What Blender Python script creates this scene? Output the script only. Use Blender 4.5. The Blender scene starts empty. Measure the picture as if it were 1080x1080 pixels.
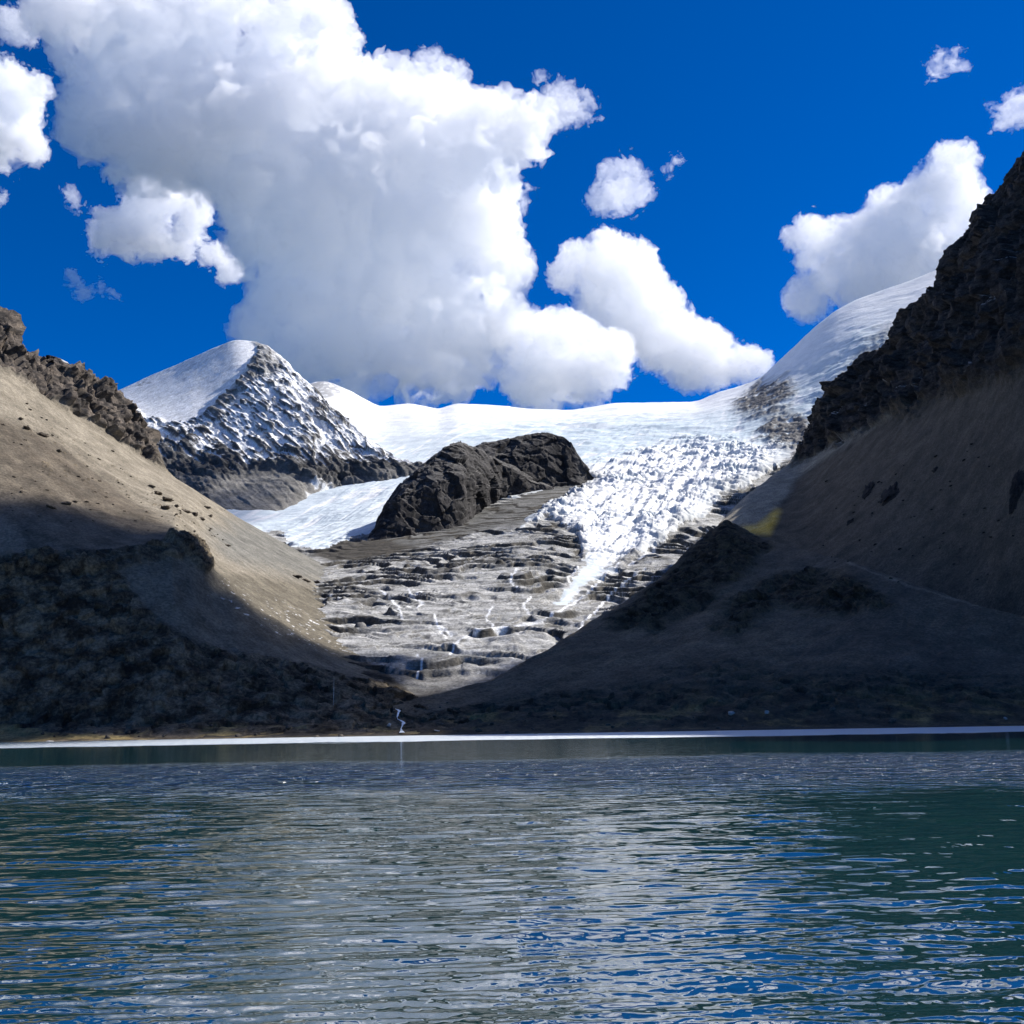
import bpy, math, random
import numpy as np
import openvdb as vdb
from mathutils import Vector

R = math.radians
rng = np.random.default_rng(7)
random.seed(7)
scene = bpy.context.scene
COL = scene.collection
F32 = np.float32

# ------------------------------------------------------------------ noise
_perm = rng.permutation(512).astype(np.int64)
_perm = np.concatenate([_perm, _perm])
_g = rng.normal(size=(512, 3)).astype(F32)
_g /= np.linalg.norm(_g, axis=1, keepdims=True)


def perlin(p):
    """gradient noise, about -1..1, p is (n, 3)"""
    p = np.asarray(p, F32)
    i = np.floor(p)
    f = p - i
    i = i.astype(np.int64) & 255
    u = f * f * f * (f * (f * 6 - 15) + 10)
    out = np.zeros(len(p), F32)
    for dx in (0, 1):
        wx = u[:, 0] if dx else 1 - u[:, 0]
        hx = _perm[i[:, 0] + dx]
        for dy in (0, 1):
            wy = wx * (u[:, 1] if dy else 1 - u[:, 1])
            hy = _perm[(hx + i[:, 1] + dy) & 511]
            for dz in (0, 1):
                w = wy * (u[:, 2] if dz else 1 - u[:, 2])
                g = _g[_perm[(hy + i[:, 2] + dz) & 511]]
                out += w * (g[:, 0] * (f[:, 0] - dx) + g[:, 1] * (f[:, 1] - dy) + g[:, 2] * (f[:, 2] - dz))
    return out * 1.5


def fbm(p, octaves=5, gain=0.5, lac=2.03, mode='fbm'):
    p = np.asarray(p, F32)
    a, tot = 1.0, 0.0
    out = np.zeros(len(p), F32)
    for k in range(octaves):
        n = perlin(p + F32(17.3 * k))
        if mode == 'ridge':
            n = 1 - 2 * np.abs(n)
        elif mode == 'billow':
            n = 2 * np.abs(n) - 0.6
        out += a * n
        tot += a
        a *= gain
        p = p * F32(lac)
    return out / tot


def facets(p, scale, seed=0, tilt=1.0):
    """broken rock: flat tilted faces, one per random cell. Gives the offset (about -1..1) and the distance to the nearest cell border"""
    p = np.asarray(p, F32) * F32(scale)
    i = np.floor(p).astype(np.int64)
    n = len(p)
    d1 = np.full(n, 1e9, F32); d2 = np.full(n, 1e9, F32)
    off = np.zeros(n, F32)
    for dx in (-1, 0, 1):
        for dy in (-1, 0, 1):
            for dz in (-1, 0, 1):
                c = i + np.array([dx, dy, dz])
                h = _perm[(_perm[(_perm[(c[:, 0] + seed) & 511] + c[:, 1]) & 511] + c[:, 2]) & 511]
                j = _g[h] * 0.5 + 0.5
                v = p - (c + j)
                d = (v * v).sum(1)
                g = _g[(h + 77) & 511]
                o = (v * g).sum(1) * tilt + _g[(h + 191) & 511][:, 0]
                closer = d < d1
                d2 = np.where(closer, d1, np.minimum(d2, d))
                off = np.where(closer, o, off)
                d1 = np.where(closer, d, d1)
    return off, np.sqrt(d2) - np.sqrt(d1)


def sstep(a, b, x):
    t = np.clip((x - a) / (b - a), 0, 1)
    return t * t * (3 - 2 * t)

# ------------------------------------------------------------------ camera
CAM_H = 4.2
FPX = 1080.0
PITCH = math.atan2(767.0 - 540.0, FPX)
ROLL = R(0.92)
_c, _s = math.cos(PITCH), math.sin(PITCH)
_F = np.array([0, _c, _s]); _R0 = np.array([1.0, 0, 0]); _U0 = np.array([0, -_s, _c])
_Rt = math.cos(ROLL) * _R0 - math.sin(ROLL) * _U0
_Up = math.sin(ROLL) * _R0 + math.cos(ROLL) * _U0
EYE = np.array([0, 0, CAM_H])


def at(px, py, y):
    """the point at distance y into the valley seen along a direction of the photograph (1080 px frame)"""
    px, py, y = np.broadcast_arrays(np.asarray(px, float), np.asarray(py, float), np.asarray(y, float))
    d = _F + ((px - 540) / FPX)[..., None] * _Rt + ((540 - py) / FPX)[..., None] * _Up
    return EYE + d * (y / d[..., 1])[..., None]


def to_px(P):
    d = P - EYE
    z = d @ _F
    return 540 + FPX * (d @ _Rt) / z, 540 - FPX * (d @ _Up) / z


cam_d = bpy.data.cameras.new('camera')
cam = bpy.data.objects.new('camera', cam_d)
COL.objects.link(cam)
cam_d.sensor_width = 36.0
cam_d.lens = 36.0
cam_d.clip_start = 0.1
cam_d.clip_end = 40000
from mathutils import Matrix
cam.matrix_world = Matrix((( _Rt[0], _Up[0], -_F[0], EYE[0]), (_Rt[1], _Up[1], -_F[1], EYE[1]),
                           (_Rt[2], _Up[2], -_F[2], EYE[2]), (0, 0, 0, 1)))
scene.camera = cam

# ------------------------------------------------------------------ light
SUN_AZ, SUN_EL = R(70), R(45)          # azimuth clockwise from +Y (into the picture)
sund = bpy.data.lights.new('sun', 'SUN')
sund.energy = 4.4
sund.angle = R(0.53)
sund.color = (1.0, 0.955, 0.89)
sun = bpy.data.objects.new('sun', sund)
COL.objects.link(sun)
sd = Vector((math.sin(SUN_AZ) * math.cos(SUN_EL), math.cos(SUN_AZ) * math.cos(SUN_EL), math.sin(SUN_EL)))
sun.rotation_euler = sd.to_track_quat('Z', 'Y').to_euler()
sun.location = (3000, 500, 3000)

w = bpy.data.worlds.new('World')
scene.world = w
w.use_nodes = True
nt = w.node_tree
nt.nodes.clear()
sky = nt.nodes.new('ShaderNodeTexSky')
sky.sky_type = 'NISHITA'
sky.sun_disc = False
sky.sun_elevation = SUN_EL
sky.sun_rotation = SUN_AZ
sky.altitude = 5000
sky.air_density = 1.0
sky.dust_density = 0.0
sky.ozone_density = 5.0
hs = nt.nodes.new('ShaderNodeHueSaturation')
hs.inputs['Saturation'].default_value = 1.34
hs.inputs['Hue'].default_value = 0.511
bg = nt.nodes.new('ShaderNodeBackground')
bg.inputs['Strength'].default_value = 0.086
wo = nt.nodes.new('ShaderNodeOutputWorld')
nt.links.new(sky.outputs[0], hs.inputs['Color'])
nt.links.new(hs.outputs[0], bg.inputs['Color'])
nt.links.new(bg.outputs[0], wo.inputs['Surface'])

scene.view_settings.view_transform = 'Standard'
scene.view_settings.look = 'None'
scene.view_settings.exposure = 0.95
scene.view_settings.gamma = 1.0
cy = scene.cycles
cy.max_bounces = 32
cy.diffuse_bounces = 3
cy.glossy_bounces = 3
cy.volume_bounces = 24
cy.transparent_max_bounces = 48
cy.transmission_bounces = 4
cy.sample_clamp_indirect = 6.0
cy.sample_clamp_direct = 5.0
cy.use_denoising = True
# ------------------------------------------------------------------ clouds
def cloud_material(name, density, aniso=0.35, veil=0.06):
    m = bpy.data.materials.new(name)
    m.use_nodes = True
    t = m.node_tree
    t.nodes.clear()
    o = t.nodes.new('ShaderNodeOutputMaterial')
    v = t.nodes.new('ShaderNodeVolumeScatter')
    v.inputs['Color'].default_value = (1, 1, 1, 1)
    v.inputs['Density'].default_value = density
    v.inputs['Anisotropy'].default_value = aniso
    t.links.new(v.outputs[0], o.inputs['Volume'])
    tr = t.nodes.new('ShaderNodeBsdfTransparent')
    di = t.nodes.new('ShaderNodeBsdfDiffuse')
    di.inputs['Color'].default_value = (0.9, 0.9, 0.9, 1)
    mx = t.nodes.new('ShaderNodeMixShader')
    mx.inputs[0].default_value = veil
    t.links.new(tr.outputs[0], mx.inputs[1])
    t.links.new(di.outputs[0], mx.inputs[2])
    t.links.new(mx.outputs[0], o.inputs['Surface'])
    m.cycles.homogeneous_volume = True
    return m


def cloud(name, puffs, dist, voxel, label, group=None, amp=0.55, freq=1.0, wisp=0.0, mat=None, depth=1.0, blend=6.0, seed=0, world=None, knobs=5):
    """puffs: (px, py, radius px[, flatten]) round knots of vapour; the hull is their union broken up by billowing noise"""
    k = dist / FPX                                    # metres per photograph pixel at that distance
    pf = np.array([(p + (1.0,))[:4] if len(p) < 4 else p for p in puffs], float)
    c0 = at(pf[:, 0].mean(), pf[:, 1].mean(), dist)
    C = np.array([at(a, b, dist) for a, b in pf[:, :2]])
    rad = pf[:, 2] * k
    if world is not None:
        pf = np.array([(0, 0, r / k, 0.6) for x, y, z, r in world]); rad = pf[:, 2] * k
        C = np.array([q[:3] for q in world]); c0 = C.mean(0)
    C[:, 1] += (rng.random(len(pf)) - 0.5) * rad * 0.8 * depth * (world is None)
    if knobs:                                         # smaller knots budding from each one
        rr = np.random.default_rng(seed + 500)
        nC, nr, nf = [C], [rad], [pf[:, 3]]
        for c_, r_, f_ in zip(C, rad, pf[:, 3]):
            if r_ < 7 * k: continue
            for _ in range(knobs):
                u_ = rr.normal(size=3); u_[2] = abs(u_[2]) * 0.8 + 0.15 * u_[2]; u_ /= np.linalg.norm(u_)
                q_ = r_ * ((0.28 + 0.24 * rr.random()) if len(C) > 30 else (0.2 + 0.2 * rr.random()))
                nC.append((c_ + u_ * np.array([1, depth, 1]) * (r_ * 0.92))[None]); nr.append([q_]); nf.append([1.0])
        C = np.concatenate(nC); rad = np.concatenate(nr)
        pf = np.zeros((len(rad), 4)); pf[:, 3] = np.concatenate(nf)
    pad = rad.max() * 0.0 + 22 * k
    lo = (C - rad[:, None] - pad).min(0)
    hi = (C + rad[:, None] + pad).max(0)
    vs = voxel * k
    n = np.ceil((hi - lo) / vs).astype(int)
    ax = [lo[i] + vs * np.arange(n[i]) for i in range(3)]
    bl = blend * k
    acc = np.zeros(tuple(n), F32)
    rloc = np.zeros(tuple(n), F32)
    for c, r, fl in zip(C, rad, pf[:, 3]):
        reach = r + 6 * bl
        sl = []
        for i in range(3):
            a = max(0, int((c[i] - reach - lo[i]) / vs)); b = min(n[i], int((c[i] + reach - lo[i]) / vs) + 2)
            sl.append(slice(a, b))
        X, Y, Z = np.meshgrid(*[(ax[i][sl[i]] - c[i]).astype(F32) for i in range(3)], indexing='ij', sparse=True)
        d = r - np.sqrt(X * X + (Y / depth) ** 2 + (Z / fl) ** 2)
        e = np.exp(np.clip(d / bl, -40, 40))
        acc[tuple(sl)] += e
        rloc[tuple(sl)] += e * r
    f = np.where(acc > 1e-9, bl * np.log(np.maximum(acc, 1e-9)), -8 * bl).astype(F32)
    rl = (rloc / np.maximum(acc, 1e-9)).astype(F32)
    rl = np.clip(rl, 10 * k, 48 * k)
    A = amp * rl
    band = np.abs(f) < 1.6 * A + 2 * vs
    idx = np.nonzero(band)
    P = np.stack([ax[i][idx[i]] for i in range(3)], 1) - c0
    s = freq / (46 * k)
    P0 = (P * s + seed * 31.7).astype(F32)
    warp = np.stack([perlin(P0 * 1.7 + o) for o in (5.1, 41.7, 83.3)], 1) * 0.35
    nb = fbm(P0 + warp, 5, 0.55, mode='billow')
    nl = fbm(P0 * 0.6 + 91.0, 3, 0.5)
    f[idx] += A[idx] * (1.5 * -nb * 1.0 + 0.7 * nl - 0.15)
    # crisp small knots and torn shreds along the rim
    near = np.abs(f[idx]) < 16 * k
    Pn = P0[near] + 0.5 * warp[near]
    fine = -fbm(Pn * 3.4 + 7.0, 3, 0.6, mode='billow') * 9.0 + fbm(Pn * 8.0 + 3.0, 2, 0.6) * 3.4
    if wisp:
        fine += wisp * (fbm(Pn * np.array([1.7, 1.7, 2.4], F32) + 55.0, 4, 0.65) * 2.6 - 0.55)
    f[tuple(i[near] for i in idx)] += k * fine
    g = vdb.FloatGrid(F32(-1e3))
    f[0], f[-1], f[:, 0], f[:, -1], f[:, :, 0], f[:, :, -1] = (-vs,) * 6
    g.copyFromArray(np.ascontiguousarray(f))
    pts, quads = g.convertToQuads(0.0)
    pts = lo + pts.astype(float) * vs
    base = np.array([c0[0], c0[1], lo[2]])
    me = bpy.data.meshes.new(name)
    pts = (pts - base).astype(F32)
    me.vertices.add(len(pts)); me.vertices.foreach_set('co', pts.ravel())
    me.loops.add(quads.size); me.loops.foreach_set("vertex_index", quads[:, ::-1].astype(np.int32).ravel())
    me.polygons.add(len(quads))
    me.polygons.foreach_set('loop_start', np.arange(0, quads.size, 4, dtype=np.int32))
    me.update(calc_edges=True); me.validate()
    # keep the outside facing out
    me.shade_smooth()
    me.materials.append(mat)
    o = bpy.data.objects.new(name, me)
    o.location = base
    COL.objects.link(o)
    o['label'] = label
    o['category'] = 'cloud'
    if group:
        o['group'] = group
    return o
MAIN = [(60,20,34),(105,25,45),(150,45,60),(210,40,60),(290,25,45),(335,25,32),(355,45,22),(120,95,48),(110,140,36),(190,120,80),(270,120,85),(350,110,60),(400,95,40),(440,105,40),(475,120,36),(510,125,30),(545,140,38),(430,180,80),(340,220,100),(250,190,80),(190,160,60),(150,155,50),(130,245,38),(165,255,36),(110,255,20),(490,190,50),(520,215,34),(480,250,60),(420,290,80),(350,310,70),(310,290,60),(290,345,42),(515,270,34),(540,285,24),(320,370,45),(380,370,50),(440,380,52),(500,350,55),(480,400,32),(525,400,22),(560,340,30)]
# ------------------------------------------------------------------ node helpers
def attr(t, name):
    n = t.nodes.new('ShaderNodeAttribute'); n.attribute_name = name
    return n.outputs['Fac']


def noise_node(t, vec, scale, detail=5, rough=0.6, dist=0.0):
    n = t.nodes.new('ShaderNodeTexNoise')
    n.inputs['Scale'].default_value = scale
    n.inputs['Detail'].default_value = detail
    n.inputs['Roughness'].default_value = rough
    n.inputs['Distortion'].default_value = dist
    t.links.new(vec, n.inputs['Vector'])
    return n.outputs['Fac']


def ramp(t, fac, a, b, lo=0.0, hi=1.0):
    n = t.nodes.new('ShaderNodeMapRange')
    n.interpolation_type = 'SMOOTHSTEP'
    n.inputs['From Min'].default_value = a
    n.inputs['From Max'].default_value = b
    n.inputs['To Min'].default_value = lo
    n.inputs['To Max'].default_value = hi
    t.links.new(fac, n.inputs['Value'])
    return n.outputs['Result']


def math_node(t, op, a, b):
    n = t.nodes.new('ShaderNodeMath'); n.operation = op
    for i, v in enumerate((a, b)):
        if hasattr(v, 'is_linked'): t.links.new(v, n.inputs[i])
        else: n.inputs[i].default_value = v
    return n.outputs[0]


def mixc(t, fac, a, b):
    n = t.nodes.new('ShaderNodeMix'); n.data_type = 'RGBA'
    def put(s, v):
        if hasattr(v, 'is_linked'): t.links.new(v, s)
        else: s.default_value = (*v, 1) if isinstance(v, tuple) else v
    put(n.inputs['Factor'], fac); put(n.inputs[6], a); put(n.inputs[7], b)
    return n.outputs[2]


def two_tone(t, vec, ca, cb, scale, lo=0.35, hi=0.65, detail=6, rough=0.65):
    return mixc(t, ramp(t, noise_node(t, vec, scale, detail, rough), lo, hi), ca, cb)


def ground_material(name, base, layers, bump=(0.25, 1.2), rough=0.9, spec=0.2, mottle=1.0):
    """base and each layer: (colour a, colour b, noise scale in 1/m, xyz stretch); a layer also names the mask that lays it on"""
    m = bpy.data.materials.new(name); m.use_nodes = True
    t = m.node_tree; t.nodes.clear()
    out = t.nodes.new('ShaderNodeOutputMaterial')
    bs = t.nodes.new('ShaderNodeBsdfPrincipled')
    bs.inputs['Roughness'].default_value = rough
    bs.inputs['Specular IOR Level'].default_value = spec
    geo = t.nodes.new('ShaderNodeNewGeometry')
    pos = geo.outputs['Position']

    def vec(stretch):
        n = t.nodes.new('ShaderNodeVectorMath'); n.operation = 'MULTIPLY'
        n.inputs[1].default_value = stretch
        t.links.new(pos, n.inputs[0])
        return n.outputs[0]

    col = two_tone(t, vec(base[3]), base[0], base[1], base[2])
    for mask, ca, cb, sc, st in layers:
        col = mixc(t, attr(t, mask), col, two_tone(t, vec(st), ca, cb, sc))
    # coarse and fine mottling of every ground
    v1 = ramp(t, noise_node(t, pos, 0.05, 8, 0.72), 0.3, 0.72, 0.68, 1.28)
    v2 = ramp(t, noise_node(t, pos, 0.4, 6, 0.75), 0.32, 0.7, 0.66, 1.32)
    mul = math_node(t, 'MULTIPLY', v1, v2)
    mul = math_node(t, 'ADD', 1.0 - mottle, math_node(t, 'MULTIPLY', mul, mottle))
    mc = t.nodes.new('ShaderNodeVectorMath'); mc.operation = 'SCALE'
    t.links.new(col, mc.inputs[0]); t.links.new(mul, mc.inputs['Scale'])
    t.links.new(mc.outputs[0], bs.inputs['Base Color'])
    bp = t.nodes.new('ShaderNodeBump')
    bp.inputs['Strength'].default_value = 0.8
    bp.inputs['Distance'].default_value = bump[1]
    t.links.new(noise_node(t, pos, bump[0], 9, 0.7), bp.inputs['Height'])
    t.links.new(bp.outputs[0], bs.inputs['Normal'])
    t.links.new(bs.outputs[0], out.inputs['Surface'])
    return m

# ------------------------------------------------------------------ sheets of land
def gsmooth(a, s, axis=0):
    if s <= 0: return a
    r = int(3 * s) + 1
    k = np.exp(-0.5 * (np.arange(-r, r + 1) / s) ** 2); k /= k.sum()
    a = np.moveaxis(a, axis, -1)
    p = np.concatenate([np.repeat(a[..., :1], r, -1), a, np.repeat(a[..., -1:], r, -1)], -1)
    o = np.zeros(a.shape)
    for i, w_ in enumerate(k): o += w_ * p[..., i:i + a.shape[-1]]
    return np.moveaxis(o, -1, axis)


def columns(a, b, step=1.15, far=9.0):
    L = [a]
    while L[-1] < b:
        x = L[-1]
        L.append(x + (step if -15 <= x <= 1095 else min(far, step + 0.08 * max(-15 - x, x - 1095, 0)) if x > 1095 else (far if x < -60 - far else 2.5)))
    return np.array(L)


def lay(us, curves, rows, smooth_v=0, sm=1.5, sm_top=None):
    """a grid of points through a stack of level lines, lowest first; a line is a list of (px, py, distance) or ('z', [(px, height, distance)])"""
    C = []
    for ci, c in enumerate(curves):
        sp = sm_top if (sm_top is not None and ci >= len(curves) - 2) else sm
        if c[0] == 'z':
            a = np.array(c[1], float)
            dist = gsmooth(np.interp(us, a[:, 0], a[:, 2]), 8)
            P = at(us, 767.0 + (540 - us) * math.tan(ROLL), dist)
            P[:, 2] = np.interp(us, a[:, 0], a[:, 1])
        else:
            a = np.array(c, float)
            dist = gsmooth(np.interp(us, a[:, 0], a[:, 2]), max(10, 2.5 * sm))
            P = at(us, gsmooth(np.interp(us, a[:, 0], a[:, 1]), sp), dist)
        C.append(P)
    parts, vv = [], []
    for k in range(len(C) - 1):
        n = rows[k]
        tt = np.arange(n) / n
        parts.append(C[k][None] * (1 - tt)[:, None, None] + C[k + 1][None] * tt[:, None, None])
        vv.append(k + tt)
    parts.append(C[-1][None]); vv.append([len(C) - 1.0])
    G = np.concatenate(parts, 0)
    if smooth_v:
        G = gsmooth(G, smooth_v, 0)
    return G, np.concatenate(vv)


def normals(G):
    du = np.gradient(G, axis=1); dv = np.gradient(G, axis=0)
    n = np.cross(du, dv)
    n /= np.linalg.norm(n, axis=2, keepdims=True) + 1e-9
    return n


def vprof(vv, pts, U):
    a = np.array(pts, float)
    return np.repeat(np.interp(vv, a[:, 0], a[:, 1])[:, None], U, 1)


def poly_sd(px, py, poly):
    """signed distance in photograph pixels, positive inside"""
    sh = px.shape
    x = px.ravel().astype(F32); y = py.ravel().astype(F32)
    d2 = np.full(x.shape, 1e12, F32); ins = np.zeros(x.shape, bool)
    q = np.array(poly, float)
    for (ax_, ay), (bx, by) in zip(q, np.roll(q, -1, 0)):
        ex, ey = bx - ax_, by - ay
        tt = np.clip(((x - ax_) * ex + (y - ay) * ey) / (ex * ex + ey * ey + 1e-9), 0, 1)
        d2 = np.minimum(d2, (x - ax_ - tt * ex) ** 2 + (y - ay - tt * ey) ** 2)
        if abs(by - ay) > 1e-9:
            c = ((ay > y) != (by > y)) & (x < (bx - ax_) * (y - ay) / (by - ay) + ax_)
            ins ^= c
    d = np.sqrt(d2)
    return np.where(ins, d, -d).reshape(sh)


def line_d(px, py, pts):
    d2 = np.full(px.shape, 1e12)
    for (ax_, ay), (bx, by) in zip(pts[:-1], pts[1:]):
        ex, ey = bx - ax_, by - ay
        tt = np.clip(((px - ax_) * ex + (py - ay) * ey) / (ex * ex + ey * ey + 1e-9), 0, 1)
        d2 = np.minimum(d2, (px - ax_ - tt * ex) ** 2 + (py - ay - tt * ey) ** 2)
    return np.sqrt(d2)


def nz(G, scale, octaves=5, gain=0.5, mode='fbm', stretch=(1, 1, 1), off=0.0):
    p = (G.reshape(-1, 3) * np.array(stretch) * scale + off).astype(F32)
    return fbm(p, octaves, gain, 2.03, mode).reshape(G.shape[:2])


def terrace(h, sharp=4.0):
    f = np.floor(h); r = h - f
    return f + r ** sharp / (r ** sharp + (1 - r) ** sharp + 1e-9)


def mesh_from_grid(name, G, mat, attrs=None, keep=None, smooth=True, origin=None):
    V, U = G.shape[:2]
    idx = np.arange(V * U).reshape(V, U)
    quads = np.stack([idx[:-1, :-1], idx[:-1, 1:], idx[1:, 1:], idx[1:, :-1]], -1).reshape(-1, 4)
    pts = G.reshape(-1, 3)
    at_ = {k: v.reshape(-1) for k, v in (attrs or {}).items()}
    if keep is not None:
        quads = quads[keep.reshape(-1)]
        used, inv = np.unique(quads, return_inverse=True)
        quads = inv.reshape(-1, 4); pts = pts[used]
        at_ = {k: v[used] for k, v in at_.items()}
    if origin is None:
        origin = np.array([pts[:, 0].mean(), pts[:, 1].mean(), pts[:, 2].min()])
    me = bpy.data.meshes.new(name)
    me.vertices.add(len(pts)); me.vertices.foreach_set('co', (pts - origin).astype(F32).ravel())
    me.loops.add(quads.size); me.loops.foreach_set('vertex_index', quads.astype(np.int32).ravel())
    me.polygons.add(len(quads))
    me.polygons.foreach_set('loop_start', np.arange(0, quads.size, 4, dtype=np.int32))
    me.update(calc_edges=True)
    if smooth: me.shade_smooth()
    for k, v in at_.items():
        a = me.attributes.new(k, 'FLOAT', 'POINT')
        a.data.foreach_set('value', np.clip(v, 0, 1).astype(F32))
    me.materials.append(mat)
    o = bpy.data.objects.new(name, me)
    o.location = origin
    COL.objects.link(o)
    return o


def setting(o, label):
    o['kind'] = 'structure'; o['label'] = label
    return o


def soft(sd, n, w=3.0, j=6.0):
    return sstep(-w, w, sd + j * n)

# ------------------------------------------------------------------ materials
ROCK_DK, ROCK_MD = (0.045, 0.045, 0.048), (0.115, 0.11, 0.108)
SNOW_A, SNOW_B = (0.73, 0.735, 0.74), (0.65, 0.66, 0.67)
M_LEFT = ground_material('scree_and_cliff_rock', ((0.225, 0.197, 0.152), (0.165, 0.143, 0.108), 0.02, (1, 1, 1)), [
    ('pale', (0.165, 0.158, 0.138), (0.125, 0.121, 0.107), 0.03, (1, 1, 1)),
    ('brown', (0.06, 0.049, 0.036), (0.115, 0.093, 0.068), 0.03, (1, 1, 0.4)),
    ('grey', (0.095, 0.082, 0.060), (0.14, 0.123, 0.092), 0.03, (1, 1, 1)),
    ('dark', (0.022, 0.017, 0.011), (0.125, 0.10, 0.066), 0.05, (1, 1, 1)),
    ('rock', (0.03, 0.027, 0.026), (0.12, 0.098, 0.08), 0.05, (1, 1, 2.5)),
    ('grass', (0.30, 0.22, 0.09), (0.16, 0.13, 0.055), 0.08, (1, 1, 1)),
    ('snow', SNOW_A, SNOW_B, 0.02, (1, 1, 1))])
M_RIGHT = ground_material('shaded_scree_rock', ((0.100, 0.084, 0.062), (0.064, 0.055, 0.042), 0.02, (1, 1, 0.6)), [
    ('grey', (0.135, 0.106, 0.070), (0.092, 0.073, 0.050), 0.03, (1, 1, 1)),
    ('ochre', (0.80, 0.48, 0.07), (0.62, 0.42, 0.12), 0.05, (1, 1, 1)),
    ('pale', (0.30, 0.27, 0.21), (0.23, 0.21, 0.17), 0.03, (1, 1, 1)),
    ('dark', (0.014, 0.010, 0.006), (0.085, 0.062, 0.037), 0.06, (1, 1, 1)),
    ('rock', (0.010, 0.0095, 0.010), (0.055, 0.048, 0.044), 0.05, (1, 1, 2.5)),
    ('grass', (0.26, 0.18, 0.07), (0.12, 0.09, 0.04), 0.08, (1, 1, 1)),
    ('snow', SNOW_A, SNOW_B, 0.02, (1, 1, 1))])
M_PEAK = ground_material('snow_dusted_rock', ((0.07, 0.07, 0.07), (0.155, 0.15, 0.142), 0.02, (1, 1, 3)), [
    ('scree', (0.20, 0.19, 0.175), (0.14, 0.135, 0.125), 0.02, (1, 1, 1)),
    ('dark', (0.045, 0.045, 0.047), (0.085, 0.083, 0.08), 0.05, (1, 1, 2)),
    ('snow', SNOW_A, SNOW_B, 0.01, (1, 1, 1))], bump=(0.12, 3.0))
M_VALLEY = ground_material('ice_scoured_slabs', ((0.43, 0.425, 0.412), (0.23, 0.23, 0.222), 0.06, (0.35, 0.35, 4)), [
    ('scree', (0.15, 0.148, 0.14), (0.11, 0.11, 0.105), 0.03, (1, 1, 1)),
    ('dark', (0.022, 0.019, 0.015), (0.06, 0.052, 0.04), 0.09, (1, 1, 2)),
    ('grass', (0.28, 0.20, 0.08), (0.14, 0.11, 0.05), 0.08, (1, 1, 1)),
    ('snow', SNOW_A, SNOW_B, 0.02, (1, 1, 1))], bump=(0.25, 1.2))
M_ICE = ground_material('glacier_ice_and_snow', (SNOW_A, SNOW_B, 0.01, (1, 1, 1)), [
    ('ice', (0.47, 0.54, 0.58), (0.40, 0.48, 0.53), 0.02, (1, 1, 1)),
    ('dirt', (0.30, 0.30, 0.29), (0.42, 0.42, 0.41), 0.05, (1, 1, 2)),
    ('rock', (0.07, 0.07, 0.072), (0.14, 0.135, 0.13), 0.03, (1, 1, 2))], bump=(0.12, 1.2), rough=0.75, spec=0.3, mottle=0.22)
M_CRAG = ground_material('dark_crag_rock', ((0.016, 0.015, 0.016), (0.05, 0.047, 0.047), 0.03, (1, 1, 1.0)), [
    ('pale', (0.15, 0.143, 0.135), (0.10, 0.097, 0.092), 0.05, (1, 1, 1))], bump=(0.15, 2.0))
# ------------------------------------------------------------------ valley and glacier: one sheet, cut where ice meets rock
us = columns(215, 1125, 1.1)
Vc = [
    ('z', [(200, -6, 560), (1200, -6, 560)]),
    ('z', [(200, 0.3, 680), (1200, 0.3, 680)]),
    ('z', [(200, 13, 760), (330, 13, 760), (440, 9, 780), (540, 14, 770), (1200, 16, 770)]),
    [(200, 690, 950), (350, 692, 950), (440, 696, 950), (520, 694, 950), (620, 690, 960), (800, 690, 1000), (1200, 690, 1000)],
    [(200, 640, 1150), (440, 632, 1200), (560, 627, 1230), (640, 632, 1250), (700, 618, 1300), (760, 626, 1350), (800, 650, 1350), (1200, 690, 1350)],
    [(200, 604, 1450), (340, 598, 1550), (400, 590, 1600), (480, 580, 1600), (560, 572, 1600), (640, 595, 1500), (700, 580, 1600), (750, 574, 1660), (800, 590, 1720), (850, 600, 1800), (1200, 640, 1800)],
    [(200, 560, 2000), (310, 560, 2050), (400, 548, 2000), (480, 548, 1950), (560, 537, 1900), (640, 540, 1900), (700, 530, 2000), (780, 505, 2150), (850, 482, 2300), (1200, 430, 2300)],
    [(200, 520, 2500), (400, 503, 2500), (480, 500, 2400), (600, 503, 2250), (640, 500, 2300), (720, 485, 2450), (800, 468, 2550), (850, 450, 2600), (920, 405, 2650), (1200, 280, 2650)],
    [(200, 470, 3000), (400, 470, 3000), (480, 458, 3000), (600, 455, 3000), (700, 450, 3000), (780, 437, 3000), (840, 410, 2950), (900, 368, 2900), (1000, 320, 2900), (1200, 200, 2900)],
    [(200, 430, 3700), (300, 422, 3700), (328, 400, 3700), (345, 398, 3700), (362, 406, 3700), (400, 427, 3700), (435, 424, 3700), (462, 430, 3650), (480, 424, 3700), (530, 427, 3700), (565, 430, 3700), (600, 432, 3700), (650, 424, 3700), (690, 423, 3700), (735, 423, 3650), (760, 412, 3550), (800, 399, 3450), (830, 371, 3350), (856, 345, 3300), (880, 325, 3300), (905, 312, 3300), (960, 294, 3200), (1000, 277, 3200), (1030, 258, 3200), (1200, 170, 3200)],
    [(200, 520, 4400), (1200, 420, 4300)],
]
G, vv = lay(us, Vc, [10, 40, 60, 110, 120, 150, 150, 130, 110, 90, 12], smooth_v=5, sm=12, sm_top=4)
U = len(us)
px, py = to_px(G)
N = normals(G)
n1 = nz(G, 1 / 60, 5)
n2 = nz(G, 1 / 18, 4)
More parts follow.
